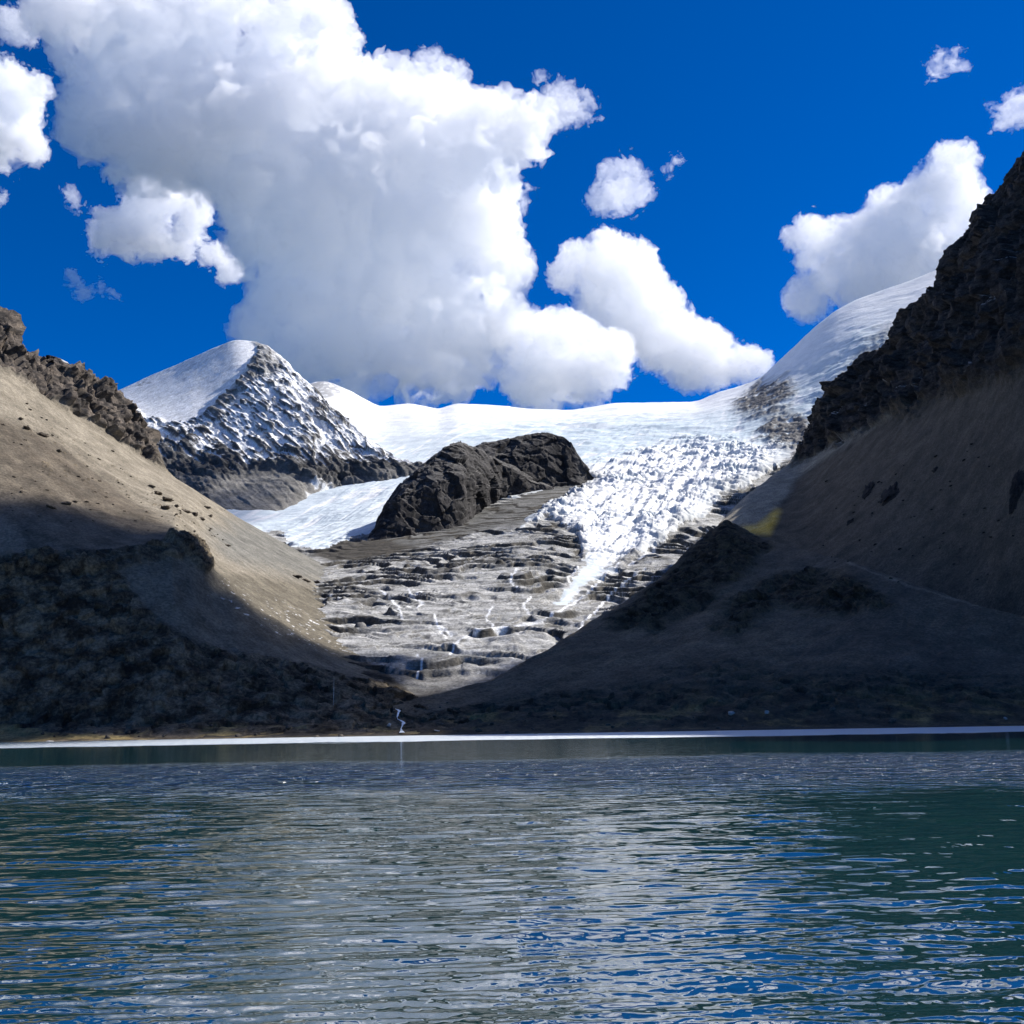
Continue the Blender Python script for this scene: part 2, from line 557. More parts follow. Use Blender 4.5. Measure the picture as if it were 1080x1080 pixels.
GLAC = [(296, 560), (308, 577), (338, 582), (372, 568), (396, 564), (450, 545), (535, 526), (600, 511), (630, 507), (612, 520), (578, 535), (553, 551), (549, 558), (562, 549), (580, 546), (597, 556),
        (612, 566), (616, 584), (604, 606), (590, 622), (578, 640), (592, 646), (612, 630), (634, 612), (662, 596), (690, 578), (716, 556), (742, 546), (764, 520), (790, 514), (802, 504), (830, 486),
        (850, 468), (880, 440), (940, 400), (1130, 330), (1130, -300), (200, -300), (200, 560)]
gsd = poly_sd(px, py, GLAC)
glac = gsd + 5 * n2 + 9 * n1
isg = sstep(-2, 2, glac)
# rock benches below the ice
zz = G[..., 2]
benchm = sstep(2.2, 3.0, vprof(vv, [(0, 0), (11, 11)], U)) * (1 - sstep(-8, 10, gsd))
APR = [(325, 586), (395, 566), (470, 558), (520, 532), (575, 513), (632, 505), (612, 518), (575, 532), (548, 556), (500, 562), (470, 572), (420, 584), (380, 592)]
apron = soft(poly_sd(px, py, APR), n1, 4, 8)
fx = G[..., 0] + 25 * n1
lowf = nz(G, 1 / 160, 4, off=63.0)
midf = nz(G, 1 / 55, 3, off=66.0)


def ledges(h, sharp):
    r = h - np.floor(h)
    return np.floor(h) + r ** sharp / (r ** sharp + (1 - r) ** sharp + 1e-9) - h, np.abs(r - 0.5)


tA = (zz + 0.07 * fx + 46 * lowf + 12 * midf + 1.4 * n2) / 14.0
tB = (zz - 0.05 * fx + 34 * lowf + 9 * midf + 1.0 * n2) / 4.6
sA, rA = ledges(tA, 7)
sB, rB = ledges(tB, 6)
gA = sstep(-0.22, 0.08, nz(np.stack([fx / 170.0, G[..., 1] / 260.0, zz / 26.0], -1), 1.0, 4, off=70.0))
gB = sstep(-0.15, 0.15, nz(np.stack([fx / 60.0, G[..., 1] / 160.0, zz / 11.0], -1), 1.0, 4, off=75.0))
fo, fd = facets(np.stack([fx / 2.4, G[..., 1] / 1.6, zz], -1).reshape(-1, 3), 1 / 9.0, 5)
fo = fo.reshape(zz.shape); fd = fd.reshape(zz.shape)
dn = benchm * (1 - apron * 0.85)
st = sA * gA * 12.0
dz = dn * (0.95 * st + 0.9 * sB * gB * 4.2 + 0.8 * fo + 2.0 * midf) + (1 - isg) * (0.5 * n2)
riser_shade = np.maximum(sstep(0.19, 0.06, rA + 0.05 * n2) * gA, 0.7 * sstep(0.16, 0.04, rB + 0.07 * n2) * gB)  # dark colour along the step risers paints in their shade
# icefall and crevasses
ICEF = [(560, 560), (600, 505), (660, 480), (720, 466), (790, 470), (830, 470), (800, 505), (760, 522), (720, 556), (660, 596), (640, 600)]
ice = soft(poly_sd(px, py, ICEF), n1, 14, 10) * isg
LLOB = [(300, 585), (300, 555), (380, 500), (440, 480), (470, 470), (480, 540), (400, 570), (340, 590)]
llob = soft(poly_sd(px, py, LLOB), n1, 10, 8) * isg
UPC = [(480, 470), (560, 445), (660, 440), (760, 440), (840, 425), (880, 380), (905, 350), (950, 360), (900, 420), (840, 470), (700, 480), (600, 500)]
upc = soft(poly_sd(px, py, UPC), n1, 14, 12) * isg
sf = 0.35 * G[..., 0] + 0.94 * G[..., 1] + 40 * n1
tf = 0.94 * G[..., 0] - 0.35 * G[..., 1] + 15 * n1
sec = nz(np.stack([tf / 120.0, sf / 17.0, zz / 60.0], -1), 1.0, 4, 0.55, 'ridge', off=1.0)
sec2 = nz(np.stack([tf / 12.0, sf / 9.0, zz / 9.0], -1), 1.0, 3, 0.55, 'ridge', off=2.0)
so, sdist = facets(np.stack([tf / 2.6, sf, zz], -1).reshape(-1, 3), 1 / 17.0, 9)
so = so.reshape(zz.shape); sdist = sdist.reshape(zz.shape)
crv = nz(G, 1 / 55, 4, 0.5, 'ridge', (0.4, 1.4, 1.0), 31.0)
flow = nz(np.stack([(G[..., 0] - 0.35 * (G[..., 1] - 1600)) / 34.0, G[..., 1] / 340.0, zz / 120.0], -1), 1.0, 4, 0.55, 'ridge', off=15.0)
swell = nz(np.stack([G[..., 0] / 170.0, G[..., 1] / 120.0, zz / 60.0], -1), 1.0, 4, 0.5, 'fbm', off=19.0)
sec = sec * (0.55 + 0.9 * sstep(-0.4, 0.5, swell + 0.6 * n1))
ser = sstep(-0.1, 0.3, swell + 0.3 * n1 + 0.1)
dz += ice * (14 * (sec - 0.1) + 2.4 * sec2 + 12 * (flow - 0.2) + 5.5 * ser * so) + llob * (4 * (flow - 0.2) + 1.6 * (sec - 0.2)) + upc * (1 - ice) * (7 * np.clip(crv - 0.35, -0.5, 1) * sstep(0.05, 0.4, swell) + 2.5 * flow + 12 * swell)
dz += isg * (1 - ice) * (5 * swell + 1.5 * nz(np.stack([G[..., 0] / 60.0, G[..., 1] / 60.0, zz / 9.0], -1), 1.0, 4, 0.55, 'ridge', off=25.0))
dz += isg * (7 * nz(G, 1 / 210, 4) * (vprof(vv, [(0, 1), (8, 1), (9, 0.35), (10, 0.35)], U)))
# broken ribs of rock on the flank of the white shoulder
RIB1 = [(772, 428), (800, 405), (832, 400), (838, 420), (815, 438), (785, 440)]
RIB2 = [(795, 462), (812, 440), (845, 436), (866, 452), (852, 478), (828, 474)]
RIB3 = [(850, 445), (880, 405), (925, 350), (960, 335), (930, 385), (900, 430), (868, 470)]
nr = nz(G, 1 / 34, 5, 0.62, 'ridge', (1.4, 1, 0.7), 3.0)
rib = np.maximum.reduce([soft(poly_sd(px, py, RIB1), n1, 9, 14), soft(poly_sd(px, py, RIB2), n1, 8, 12), 0.55 * soft(poly_sd(px, py, RIB3), n1, 9, 14)])
dz += isg * rib * 12 * (nr - 0.1)
LEFTP = [(322, 415), (335, 398), (350, 398), (368, 412), (350, 418), (335, 425)]
lp = soft(poly_sd(px, py, LEFTP), n1, 3, 6)
wob = np.clip(vprof(vv, [(0, 0.0), (2, 0.4), (3, 1), (11, 1)], U), 0, 1)
G2 = G.copy()
G2[..., 2] += dz * wob
G2 += (-N * (0.0)) 
# push the risers of the benches towards the lake so they stand steep
G2[..., 1] -= dn * wob * np.clip(st, -6, 6) * 0.45
snowspot = sstep(0.30, 0.55, nz(G, 1 / 14, 3, 0.6, 'fbm', (1, 1, 3), 77.0)) * soft(poly_sd(px, py, [(250, 640), (420, 600), (470, 660), (400, 700), (300, 680)]), n1, 14, 10)
SPOT = [(368, 744), (378, 737), (398, 734), (412, 741), (405, 746), (382, 747)]
spot = soft(poly_sd(px, py, SPOT), n2, 1.2, 2.5)
veins = [[(431, 622), (436, 631), (447, 637), (440, 642)], [(433, 629), (445, 624)], [(458, 648), (462, 659), (476, 667)], [(462, 660), (470, 672)], [(474, 690), (484, 676), (500, 668)],
         [(655, 598), (636, 610), (618, 628), (600, 638), (575, 655)], [(640, 604), (610, 618)], [(690, 580), (660, 598)], [(500, 668), (540, 662), (572, 656)],
         [(520, 640), (512, 652), (520, 660)], [(400, 622), (420, 640), (425, 655)], [(545, 600), (538, 612), (546, 622)], [(610, 600), (600, 612), (604, 622)], [(440, 690), (446, 700), (440, 712)], [(560, 630), (552, 640), (558, 648)], [(680, 600), (650, 622), (628, 645), (606, 668)]]
vd = np.full(px.shape, 1e9)
for l in veins: vd = np.minimum(vd, line_d(px + 2.5 * n2, py + 2.0 * n1, l))
vein = sstep(1.7, 0.5, vd) * sstep(-0.5, 0.1, n2 + 0.1)
bank = 1 - sstep(2.2, 3.3, vprof(vv, [(0, 0), (11, 11)], U) + 0.7 * n1)
LOWD = [(200, 700), (330, 688), (405, 700), (440, 735), (520, 733), (530, 724), (600, 690), (660, 640), (1200, 640), (1200, 800), (200, 800)]
lowd = soft(poly_sd(px, py, LOWD), n1, 6, 10)
pd_ = soft(poly_sd(px, py, [(325, 583), (345, 572), (372, 568), (398, 566), (440, 576), (400, 590), (350, 592)]), n1, 4, 6)
grass = sstep(0.05, 0.4, nz(G, 1 / 30, 4, 0.6, off=12.0)) * (1 - sstep(1.25, 1.9, vprof(vv, [(0, 0), (11, 11)], U) + 0.3 * n1))
shal = sstep(0.15, 0.5, nz(G, 1 / 48, 5, 0.6, 'ridge', (0.6, 1, 2.5), 55.0)) * benchm
vat = dict(scree=apron, dark=np.maximum.reduce([lowd, bank * 0.95, pd_ * 0.9, 0.92 * benchm * riser_shade]), grass=grass, snow=np.maximum.reduce([spot, vein, snowspot * 0.8]))
tongue = sstep(24, 0, gsd) * (py > 585)
glac = glac - 10 * tongue * np.clip(nz(G, 1 / 22, 4, 0.6, 'ridge', (1, 1, 2), 88.0) + 0.1, -0.5, 1)
iat = dict(ice=np.clip(ice * (0.35 + 0.9 * np.clip(-sec, -0.4, 0.6) + 0.6 * ser * sstep(0.2, 0.0, sdist)) + (1 - ice) * isg * 0.75 * sstep(0.12, 0.42, flow + 0.4 * swell) * sstep(8.7, 7.8, vprof(vv, [(0, 0), (10, 10)], U)) + (1 - ice) * upc * 0.8 * sstep(0.45, 0.7, crv), 0, 1), dirt=np.clip(sstep(14, 0, gsd + 12 * n1) * 0.55 * (px > 520) + ice * sstep(-0.05, -0.45, sec) * 0.5, 0, 1),
           rock=np.maximum(rib * sstep(0.12, 0.4, nr + 0.25 * n1), 0.6 * lp * sstep(0.25, 0.5, nr)))
fm = 0.25 * (glac[:-1, :-1] + glac[:-1, 1:] + glac[1:, 1:] + glac[1:, :-1])
setting(mesh_from_grid('valley_floor', G2, M_VALLEY, vat, keep=fm <= 0), 'pale ice-scoured rock slabs stepping down from the glacier to the lake')
setting(mesh_from_grid('glacier', G2, M_ICE, iat, keep=fm > 0), 'white crevassed glacier and snowfield filling the head of the valley')
VALLEY = (us, G2)

# ------------------------------------------------------------------ snow peak
us = columns(40, 470, 1.05)
Pc = [
    [(40, 680, 1900), (200, 600, 1950), (300, 590, 2000), (345, 556, 2350), (430, 520, 2430), (480, 515, 2450)],
    [(40, 560, 2250), (100, 545, 2300), (200, 540, 2250), (250, 545, 2200), (310, 540, 2220), (335, 526, 2380), (360, 514, 2440), (400, 500, 2450), (430, 497, 2470), (480, 505, 2500)],
    [(40, 500, 2500), (120, 490, 2550), (200, 492, 2500), (260, 505, 2420), (320, 500, 2400), (380, 492, 2520), (415, 493, 2510), (435, 494, 2510), (480, 505, 2540)],
    [(40, 470, 2700), (100, 455, 3000), (150, 449, 2950), (205, 446, 2850), (260, 455, 2700), (320, 465, 2580), (370, 478, 2590), (410, 488, 2545), (430, 492, 2535), (480, 505, 2550)],
    [(40, 450, 2950), (100, 438, 3350), (150, 425, 3300), (200, 412, 3180), (255, 405, 3000), (300, 418, 2850), (350, 446, 2720), (385, 468, 2630), (415, 488, 2560), (435, 493, 2545), (480, 505, 2560)],
    [(40, 440, 3800), (95, 428, 3780), (128, 409, 3740), (160, 394, 3660), (190, 381, 3570), (220, 367, 3480), (246, 356, 3420), (264, 357, 3400), (278, 361, 3380), (292, 371, 3320), (320, 399, 3120), (345, 425, 2940), (365, 444, 2830), (385, 462, 2710), (405, 480, 2610), (422, 490, 2570), (440, 496, 2560), (480, 505, 2570)],
    [(40, 520, 4300), (200, 480, 4200), (265, 470, 4000), (480, 560, 3000)],
]
G, vv = lay(us, Pc, [60, 90, 70, 90, 110, 14], smooth_v=3, sm=3)
U = len(us)
px, py = to_px(G); N = normals(G)
n1 = nz(G, 1 / 90, 5, off=3.0); n2 = nz(G, 1 / 25, 4, off=8.0)
SNF = [(120, 412), (150, 396), (190, 376), (246, 350), (262, 354), (270, 368), (268, 380), (246, 408), (226, 428), (206, 443), (182, 447), (152, 440), (138, 428)]
snf = soft(poly_sd(px, py, SNF), n1, 2.5, 6)
# ribs run down the fall line of the right hand face
a = (G[..., 0] * 0.80 + G[..., 1] * 0.55)
b = G[..., 2]
q = np.stack([a, G[..., 1] * 0.3, b * 0.35], -1)
ribs = nz(q, 1 / 70, 6, 0.58, 'ridge')
q2 = np.stack([a / 20.0, G[..., 1] / 400.0, b / 150.0], -1)
thin = nz(q2, 1.0, 4, 0.55, 'ridge', off=5.0)
strata = nz(G, 1 / 60, 5, 0.6, 'ridge', (0.5, 0.5, 2.4), 14.0)
tl = G[..., 2] + 0.12 * G[..., 0] + 22 * n1
stp = terrace(tl / 24.0, 4) * 24.0 - tl
face = (1 - snf) * vprof(vv, [(0, 0.4), (1, 0.6), (1.5, 1), (6, 1)], U)
TAL = [(218, 560), (225, 512), (262, 496), (300, 492), (345, 520), (362, 522), (320, 565), (300, 580), (240, 580)]
tal = soft(poly_sd(px, py, TAL), n1, 5, 10)
face *= (1 - 0.75 * tal)
crest = vprof(vv, [(0, 1), (4.6, 1), (5, 0.45), (6, 0.5)], U)
fo, fd = facets(np.stack([a / 0.8, G[..., 1] * 0.5, b / 1.6], -1).reshape(-1, 3), 1 / 42.0, 15)
fo = fo.reshape(a.shape)
d = face * crest * (14 * (ribs - 0.1) + 13 * (thin - 0.1) + 5.5 * fo + 2.5 * n2) + snf * 2.0 * n1
G2 = G + N * d[..., None]
G2[..., 2] += face * crest * stp * (0.15 + 0.4 * sstep(2.6, 1.6, vprof(vv, [(0, 0), (6, 6)], U)))
N2 = normals(G2)
up = N2[..., 2]
hgt = vprof(vv, [(0, -1.2), (1.3, -0.9), (2.0, -0.45), (2.3, 0.4), (3.0, 0.85), (4, 0.92), (6, 0.86)], U)
cav = gsmooth(gsmooth(d, 5, 0), 5, 1) - d
snow = sstep(0.25, 0.62, 0.42 + hgt + 0.055 * cav + 0.8 * (up - 0.62) + 0.35 * n2 - 0.30 * np.clip(ribs, 0, 1) - 1.05 * (thin - 0.12) - 0.12 * fo + 0.25 * n1)
BUT = [(262, 356), (292, 372), (300, 392), (284, 402), (262, 408), (240, 428), (205, 446), (225, 428), (247, 408), (268, 382)]
but = soft(poly_sd(px, py, BUT), n1, 5, 8)
snow *= 1 - 0.75 * but * sstep(-0.3, 0.25, n2 + 0.3)
LRK = [(118, 420), (130, 402), (168, 390), (160, 402), (140, 420)]
lrk = soft(poly_sd(px, py, LRK), n2, 3, 6) * sstep(-0.1, 0.2, ribs)
snow = np.maximum(snow * (1 - tal), snf * (1 - 0.8 * lrk))
SNS = [(325, 515), (345, 510), (350, 520), (340, 532), (325, 528)]
snow = np.maximum(snow, soft(poly_sd(px, py, SNS), n2, 3, 10) * sstep(0.0, 0.3, n2 + 0.1))
BAND = [(150, 450), (205, 447), (250, 470), (300, 480), (350, 478), (425, 486), (436, 496), (360, 512), (300, 496), (230, 505), (160, 500)]
dark = soft(poly_sd(px, py, BAND), n1, 6, 12) * (0.5 + 0.5 * sstep(-0.1, 0.3, strata))
setting(mesh_from_grid('snow_mountain', G2, M_PEAK, dict(snow=snow, scree=np.maximum(tal, sstep(1.0, 0.4, vprof(vv, [(0, 0), (6, 6)], U)) * 0.8), dark=dark)),
        'pyramid peak with a smooth white left face and a striped rock and snow right face')

# ------------------------------------------------------------------ left mountain: scree slope, moraine bench, crags along the top
us = columns(-420, 500, 1.1)
CREST = [(-420, 120), (-150, 285), (0, 386), (60, 425), (150, 482), (200, 513), (250, 545), (300, 573), (335, 592), (365, 603), (385, 612), (398, 628), (410, 660), (425, 700), (440, 738), (452, 752), (500, 757)]
CD = [(-420, 1050), (0, 1250), (60, 1320), (150, 1440), (250, 1560), (320, 1600), (365, 1560), (385, 1450), (398, 1300), (410, 1130), (425, 960), (440, 820), (452, 760), (500, 740)]
def crest_pts(dpy=0.0, dd=0.0, xs=(-420, -150, 0, 30, 60, 100, 150, 175, 200, 250, 300, 335, 365, 385, 398, 410, 425, 440, 452, 500)):
    c_ = np.array(CREST, float); d_ = np.array(CD, float)
    return [(x, np.interp(x, c_[:, 0], c_[:, 1]) + dpy, np.interp(x, d_[:, 0], d_[:, 1]) + dd) for x in xs]
CLF = [(-420, -60, 1150), (-150, 210, 1260), (-20, 325, 1330), (0, 337, 1340), (8, 342, 1340), (16, 364, 1350), (40, 378, 1370), (50, 388, 1380), (68, 384, 1400), (80, 392, 1410), (100, 396, 1430), (110, 406, 1440), (122, 420, 1460),
       (132, 438, 1480), (148, 448, 1490), (156, 470, 1490), (166, 492, 1490), (176, 501, 1480), (200, 516, 1500), (250, 549, 1570), (300, 577, 1620), (335, 596, 1620), (365, 607, 1580), (385, 616, 1470), (398, 632, 1320), (410, 664, 1150), (425, 703, 980), (440, 741, 830), (452, 755, 775), (500, 760, 755)]
Lc = [
    ('z', [(-420, -6, 560), (500, -6, 560)]),
    ('z', [(-420, 0.3, 680), (500, 0.3, 680)]),
    ('z', [(-420, 14, 720), (0, 10, 720), (300, 9, 730), (440, 4, 720), (500, 2, 715)]),
    [(-420, 640, 740), (-100, 604, 800), (0, 589, 830), (50, 577, 850), (100, 582, 860), (150, 577, 890), (183, 570, 910), (205, 584, 925), (230, 612, 930), (270, 640, 930), (310, 668, 930), (350, 694, 920), (390, 714, 890), (425, 736, 840), (440, 745, 790), (452, 756, 745), (500, 759, 730)],
    crest_pts(0, 0),
    CLF,
    [(p, q_ + 60, e + 350) for p, q_, e in CLF],
]
G, vv = lay(us, Lc, [8, 30, 190, 260, 100, 12], smooth_v=1.5)
U = len(us)
px, py = to_px(G); N = normals(G)
n1 = nz(G, 1 / 70, 5, off=21.0); n2 = nz(G, 1 / 16, 4, off=28.0)
cl = sstep(3.95, 4.08, vprof(vv, [(0, 0), (6, 6)], U)) * sstep(188, 150, px)
n3 = nz(G, 1 / 5.5, 3, 0.6, off=29.0)
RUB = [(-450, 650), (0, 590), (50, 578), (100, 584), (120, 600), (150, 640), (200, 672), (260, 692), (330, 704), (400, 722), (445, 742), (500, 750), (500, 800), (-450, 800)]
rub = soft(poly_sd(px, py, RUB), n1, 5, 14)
CRG = [(176, 570), (190, 562), (212, 572), (224, 598), (216, 604), (200, 590), (184, 578)]
crg = soft(poly_sd(px, py, CRG), n2, 3, 5)
EDGE = [(-450, 655), (0, 600), (0, 586), (55, 574), (120, 580), (183, 567), (200, 576), (190, 590), (150, 592), (110, 604), (60, 606)]
edg = soft(poly_sd(px, py, EDGE), n1, 4, 8)
ridg = nz(G, 1 / 34, 5, 0.6, 'ridge', off=6.0)
lump = nz(G, 1 / 9, 4, 0.6, 'ridge', off=16.0)
blocks = terrace(nz(G, 1 / 44, 4, 0.5, 'fbm', (1, 1, 0.7), 44) * 3.5, 6) / 3.5
col = nz(G, 1 / 30, 5, 0.6, 'ridge', (1.3, 1.3, 0.5), 61.0)
shp = vprof(vv, [(0, 0), (1, 0.0), (1.6, 0.5), (2.2, 1), (6, 1)], U)
tl = G[..., 2] + 7 * n1
stp = terrace(tl / 9.0, 4) * 9.0 - tl
# gullies raked down the scree
fall = np.stack([(0.5 * G[..., 0] + 0.85 * G[..., 1] + 10 * n1) / 26.0, (0.85 * G[..., 0] - 0.5 * G[..., 1]) / 260.0, 0 * G[..., 0]], -1)
rake = nz(fall, 1.0, 5, 0.6, 'fbm', off=4.0)
fo, fd = facets(np.stack([G[..., 0], G[..., 1], G[..., 2] * 1.25], -1).reshape(-1, 3), 1 / 30.0, 25)
fo = fo.reshape(px.shape); fd = fd.reshape(px.shape)
fo2, fd2 = facets(G.reshape(-1, 3), 1 / 11.0, 27)
fo2 = fo2.reshape(px.shape); fd2 = fd2.reshape(px.shape)
soft_c = vprof(vv, [(0, 1), (3.7, 1), (4, 0.35), (4.1, 1), (6, 1)], U)
d = shp * (1 - cl) * soft_c * (2.6 * n1 + 2.2 * rake + 0.35 * n2 + rub * (5 * (ridg - 0.1) + 2.6 * fo2 + 0.5 * n3) + 7 * crg * (lump + 0.2) + edg * (5 * (ridg + 0.1) + 2 * fo2)) \
    + cl * (4 * (col - 0.1) + 8 * blocks + 9 * fo + 3.5 * fo2 + 12 * nz(G, 1 / 75, 4, 0.5, 'ridge', (1, 1, 0.8), 64.0) + 1.6 * n2)
G2 = G + N * d[..., None]
G2[..., 2] += cl * stp * 0.7
bd = sstep(-9, 9, poly_sd(px, py, [(-450, 430), (-100, 410), (0, 438), (48, 455), (92, 488), (148, 530), (182, 562), (186, 580), (100, 640), (-450, 700)]) + 12 * rake + 6 * n1)
TANP = [(-450, 640), (-200, 560), (0, 545), (22, 566), (30, 584), (0, 592)]
brown = bd * (1 - 0.75 * sstep(-8, 8, poly_sd(px, py, TANP) + 10 * rake)) * (0.72 + 0.28 * sstep(-0.4, 0.4, rake))
grey = soft(poly_sd(px, py, [(100, 590), (186, 572), (228, 598), (290, 612), (350, 625), (400, 640), (430, 690), (450, 750), (330, 720), (200, 690), (120, 640)]), n1, 8, 12)
pale = soft(poly_sd(px, py, [(215, 560), (262, 545), (400, 590), (410, 625), (340, 618), (240, 590)]), n1, 16, 16)
streak = sstep(2.2, 0.3, line_d(px, py, [(128, 612), (165, 640), (200, 664), (232, 684)]) + 1.5 * n2)
dabs = sstep(0.30, 0.42, nz(G, 1 / 7.5, 3, 0.55, 'fbm', (1, 1, 2.6), 71.0)) * (soft(poly_sd(px, py, [(215, 625), (240, 612), (330, 650), (410, 640), (430, 690), (360, 690), (280, 665)]), n1, 8, 10))
outc = sstep(0.32, 0.40, nz(G, 1 / 13, 4, 0.6, 'fbm', (1, 1, 2.2), 91.0)) * np.maximum(soft(poly_sd(px, py, [(0, 440), (60, 450), (150, 510), (235, 540), (215, 560), (150, 545), (40, 500)]), n1, 10, 12), 0.6 * soft(poly_sd(px, py, [(225, 585), (300, 600), (370, 620), (380, 640), (300, 630)]), n1, 8, 10))
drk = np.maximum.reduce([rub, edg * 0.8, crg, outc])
gr = sstep(0.0, 0.3, nz(G, 1 / 26, 4, 0.6, off=13.0)) * (1 - sstep(1.3, 2.05, vprof(vv, [(0, 0), (6, 6)], U) + 0.25 * n1))
gr = np.maximum(gr, 0.8 * soft(poly_sd(px, py, [(-30, 764), (40, 771), (60, 779), (30, 785), (-30, 785)]), n2, 2, 3))
sno = np.maximum(dabs * 0.75, soft(poly_sd(px, py, [(64, 384), (69, 380), (75, 386), (74, 392), (66, 391)]), n2, 1, 2))
G2[..., 2] += outc * 2.0
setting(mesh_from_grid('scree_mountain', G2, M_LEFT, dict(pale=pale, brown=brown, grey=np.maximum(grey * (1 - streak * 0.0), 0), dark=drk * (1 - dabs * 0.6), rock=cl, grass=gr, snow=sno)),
        'sunlit tan scree slope above a dark rubble moraine with brown crags along its top')

SHEETS = [VALLEY, (us, G2)]
# ------------------------------------------------------------------ right mountain: moraine in front, long scree and black cliffs above it
us = columns(415, 1500, 1.15)
Mc = [
    ('z', [(400, -6, 560), (1500, -6, 520)]),
    ('z', [(400, 0.3, 680), (1100, 0.3, 680), (1500, 0.3, 600)]),
    ('z', [(400, 4, 725), (440, 7, 740), (520, 14, 745), (700, 17, 740), (1500, 20, 735)]),
    [(400, 752, 770), (440, 744, 780), (520, 722, 830), (600, 690, 900), (650, 672, 960), (765, 630, 1050), (850, 650, 960), (930, 665, 880), (1040, 690, 830), (1500, 720, 760)],
    [(400, 752, 780), (440, 741, 790), (480, 730, 815), (520, 716, 850), (580, 684, 940), (650, 640, 1080), (700, 606, 1200), (735, 572, 1300), (765, 548, 1380), (782, 556, 1360), (800, 566, 1320), (850, 580, 1190), (895, 590, 1080), (930, 604, 1010), (985, 622, 940), (1040, 642, 890), (1100, 655, 850), (1500, 690, 790)],
    [(400, 790, 1000), (650, 720, 1300), (765, 640, 1600), (930, 700, 1250), (1500, 760, 1100)],
]
G, vv = lay(us, Mc, [8, 30, 150, 170, 20], smooth_v=2)
U = len(us)
px, py = to_px(G); N = normals(G)
n1 = nz(G, 1 / 70, 5, off=121.0); n2 = nz(G, 1 / 16, 4, off=128.0); n3 = nz(G, 1 / 5.5, 3, 0.6, off=129.0)
V6 = vprof(vv, [(0, 0), (6, 6)], U)
low = 1 - sstep(2.0, 2.5, V6 + 0.35 * n1)
BLK = [(640, 665), (700, 606), (735, 570), (765, 545), (800, 563), (812, 580), (790, 600), (740, 640), (690, 665)]
BLK2 = [(752, 660), (790, 625), (840, 600), (900, 612), (940, 640), (880, 650), (820, 640), (780, 668)]
blk = np.maximum(soft(poly_sd(px, py, BLK), n1, 8, 18), soft(poly_sd(px, py, BLK2), n1, 8, 18))
fall = np.stack([(0.72 * G[..., 0] - 0.69 * G[..., 1] + 12 * n1) / 34.0, (0.69 * G[..., 0] + 0.72 * G[..., 1]) / 300.0, 0 * G[..., 0]], -1)
rake = nz(fall, 1.0, 5, 0.58, 'ridge', off=41.0)
fo2, fd2 = facets(G.reshape(-1, 3), 1 / 12.0, 37)
fo2 = fo2.reshape(px.shape)
ridg = nz(G, 1 / 30, 5, 0.6, 'ridge', off=46.0); lump = nz(G, 1 / 9, 4, 0.6, 'ridge', off=49.0)
shp = vprof(vv, [(0, 0), (1, 0.0), (1.5, 0.5), (2.2, 1), (6, 1)], U)
d = shp * (3.5 * n1 + 4.0 * (rake - 0.2) + 0.5 * n2 + low * (3.0 * (ridg - 0.1) + 2.2 * fo2 + 0.5 * n3) + blk * (10 * (rake - 0.35) + 2.5 * fo2))
d *= vprof(vv, [(0, 1), (3.6, 1), (4, 0.5), (6, 1)], U)
G2 = G + N * d[..., None]
gr = sstep(0.0, 0.35, nz(G, 1 / 34, 4, 0.6, off=113.0)) * (1 - sstep(1.5, 2.3, V6 + 0.4 * n1)) * 0.8
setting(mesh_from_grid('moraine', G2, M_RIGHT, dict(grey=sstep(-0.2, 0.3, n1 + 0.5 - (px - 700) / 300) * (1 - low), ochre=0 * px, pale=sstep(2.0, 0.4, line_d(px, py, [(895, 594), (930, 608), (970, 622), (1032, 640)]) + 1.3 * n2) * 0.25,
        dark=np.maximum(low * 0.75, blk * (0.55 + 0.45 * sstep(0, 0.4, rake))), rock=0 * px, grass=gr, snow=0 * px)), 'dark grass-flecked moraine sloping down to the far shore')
SHEETS.append((us, G2))

us = columns(715, 2100, 1.15)
LOWR = [(700, 640, 1500), (765, 610, 1500), (850, 640, 1350), (930, 660, 1180), (1040, 690, 1050), (1100, 700, 960), (1500, 740, 850), (2100, 760, 700)]
CB = [(700, 600, 1750), (735, 570, 1780), (765, 548, 1820), (790, 524, 1900), (815, 505, 1980), (835, 494, 2060), (850, 486, 2060), (880, 468, 1960), (920, 449, 1810), (960, 432, 1660), (980, 424, 1590), (1030, 403, 1400), (1080, 384, 1240), (1200, 320, 1050), (1500, 160, 850), (2100, -200, 600)]
CT = [(700, 596, 1800), (735, 566, 1830), (765, 544, 1870), (790, 520, 1950), (815, 501, 2030), (832, 490, 2100), (846, 478, 2160), (852, 468, 2170), (862, 448, 2150), (868, 430, 2130), (880, 412, 2100), (890, 398, 2070), (903, 379, 2040), (920, 371, 2000), (936, 365, 1960), (946, 349, 1930), (960, 330, 1890), (975, 314, 1840), (988, 300, 1800),
      (1000, 284, 1760), (1012, 268, 1720), (1022, 252, 1690), (1034, 236, 1650), (1044, 212, 1610), (1056, 196, 1570), (1066, 184, 1530), (1080, 168, 1480), (1150, 80, 1300), (1250, -70, 1150), (1500, -330, 1020), (1800, -560, 900), (2100, -900, 780)]
Rc = [LOWR, CB, CT, [(p, q_ + 120, e + 420) for p, q_, e in CT]]
G, vv = lay(us, Rc, [250, 260, 14], smooth_v=1.5)
U = len(us)
px, py = to_px(G); N = normals(G)
n1 = nz(G, 1 / 80, 5, off=221.0); n2 = nz(G, 1 / 18, 4, off=228.0)
V6 = vprof(vv, [(0, 0), (6, 6)], U)
cl = sstep(0.93, 1.06, V6 + 0.10 * n1 + 0.05 * n2) * sstep(828, 852, px + 6 * n1)
col = nz(G, 1 / 60, 6, 0.6, 'ridge', (1.2, 1.2, 0.6), 261.0)
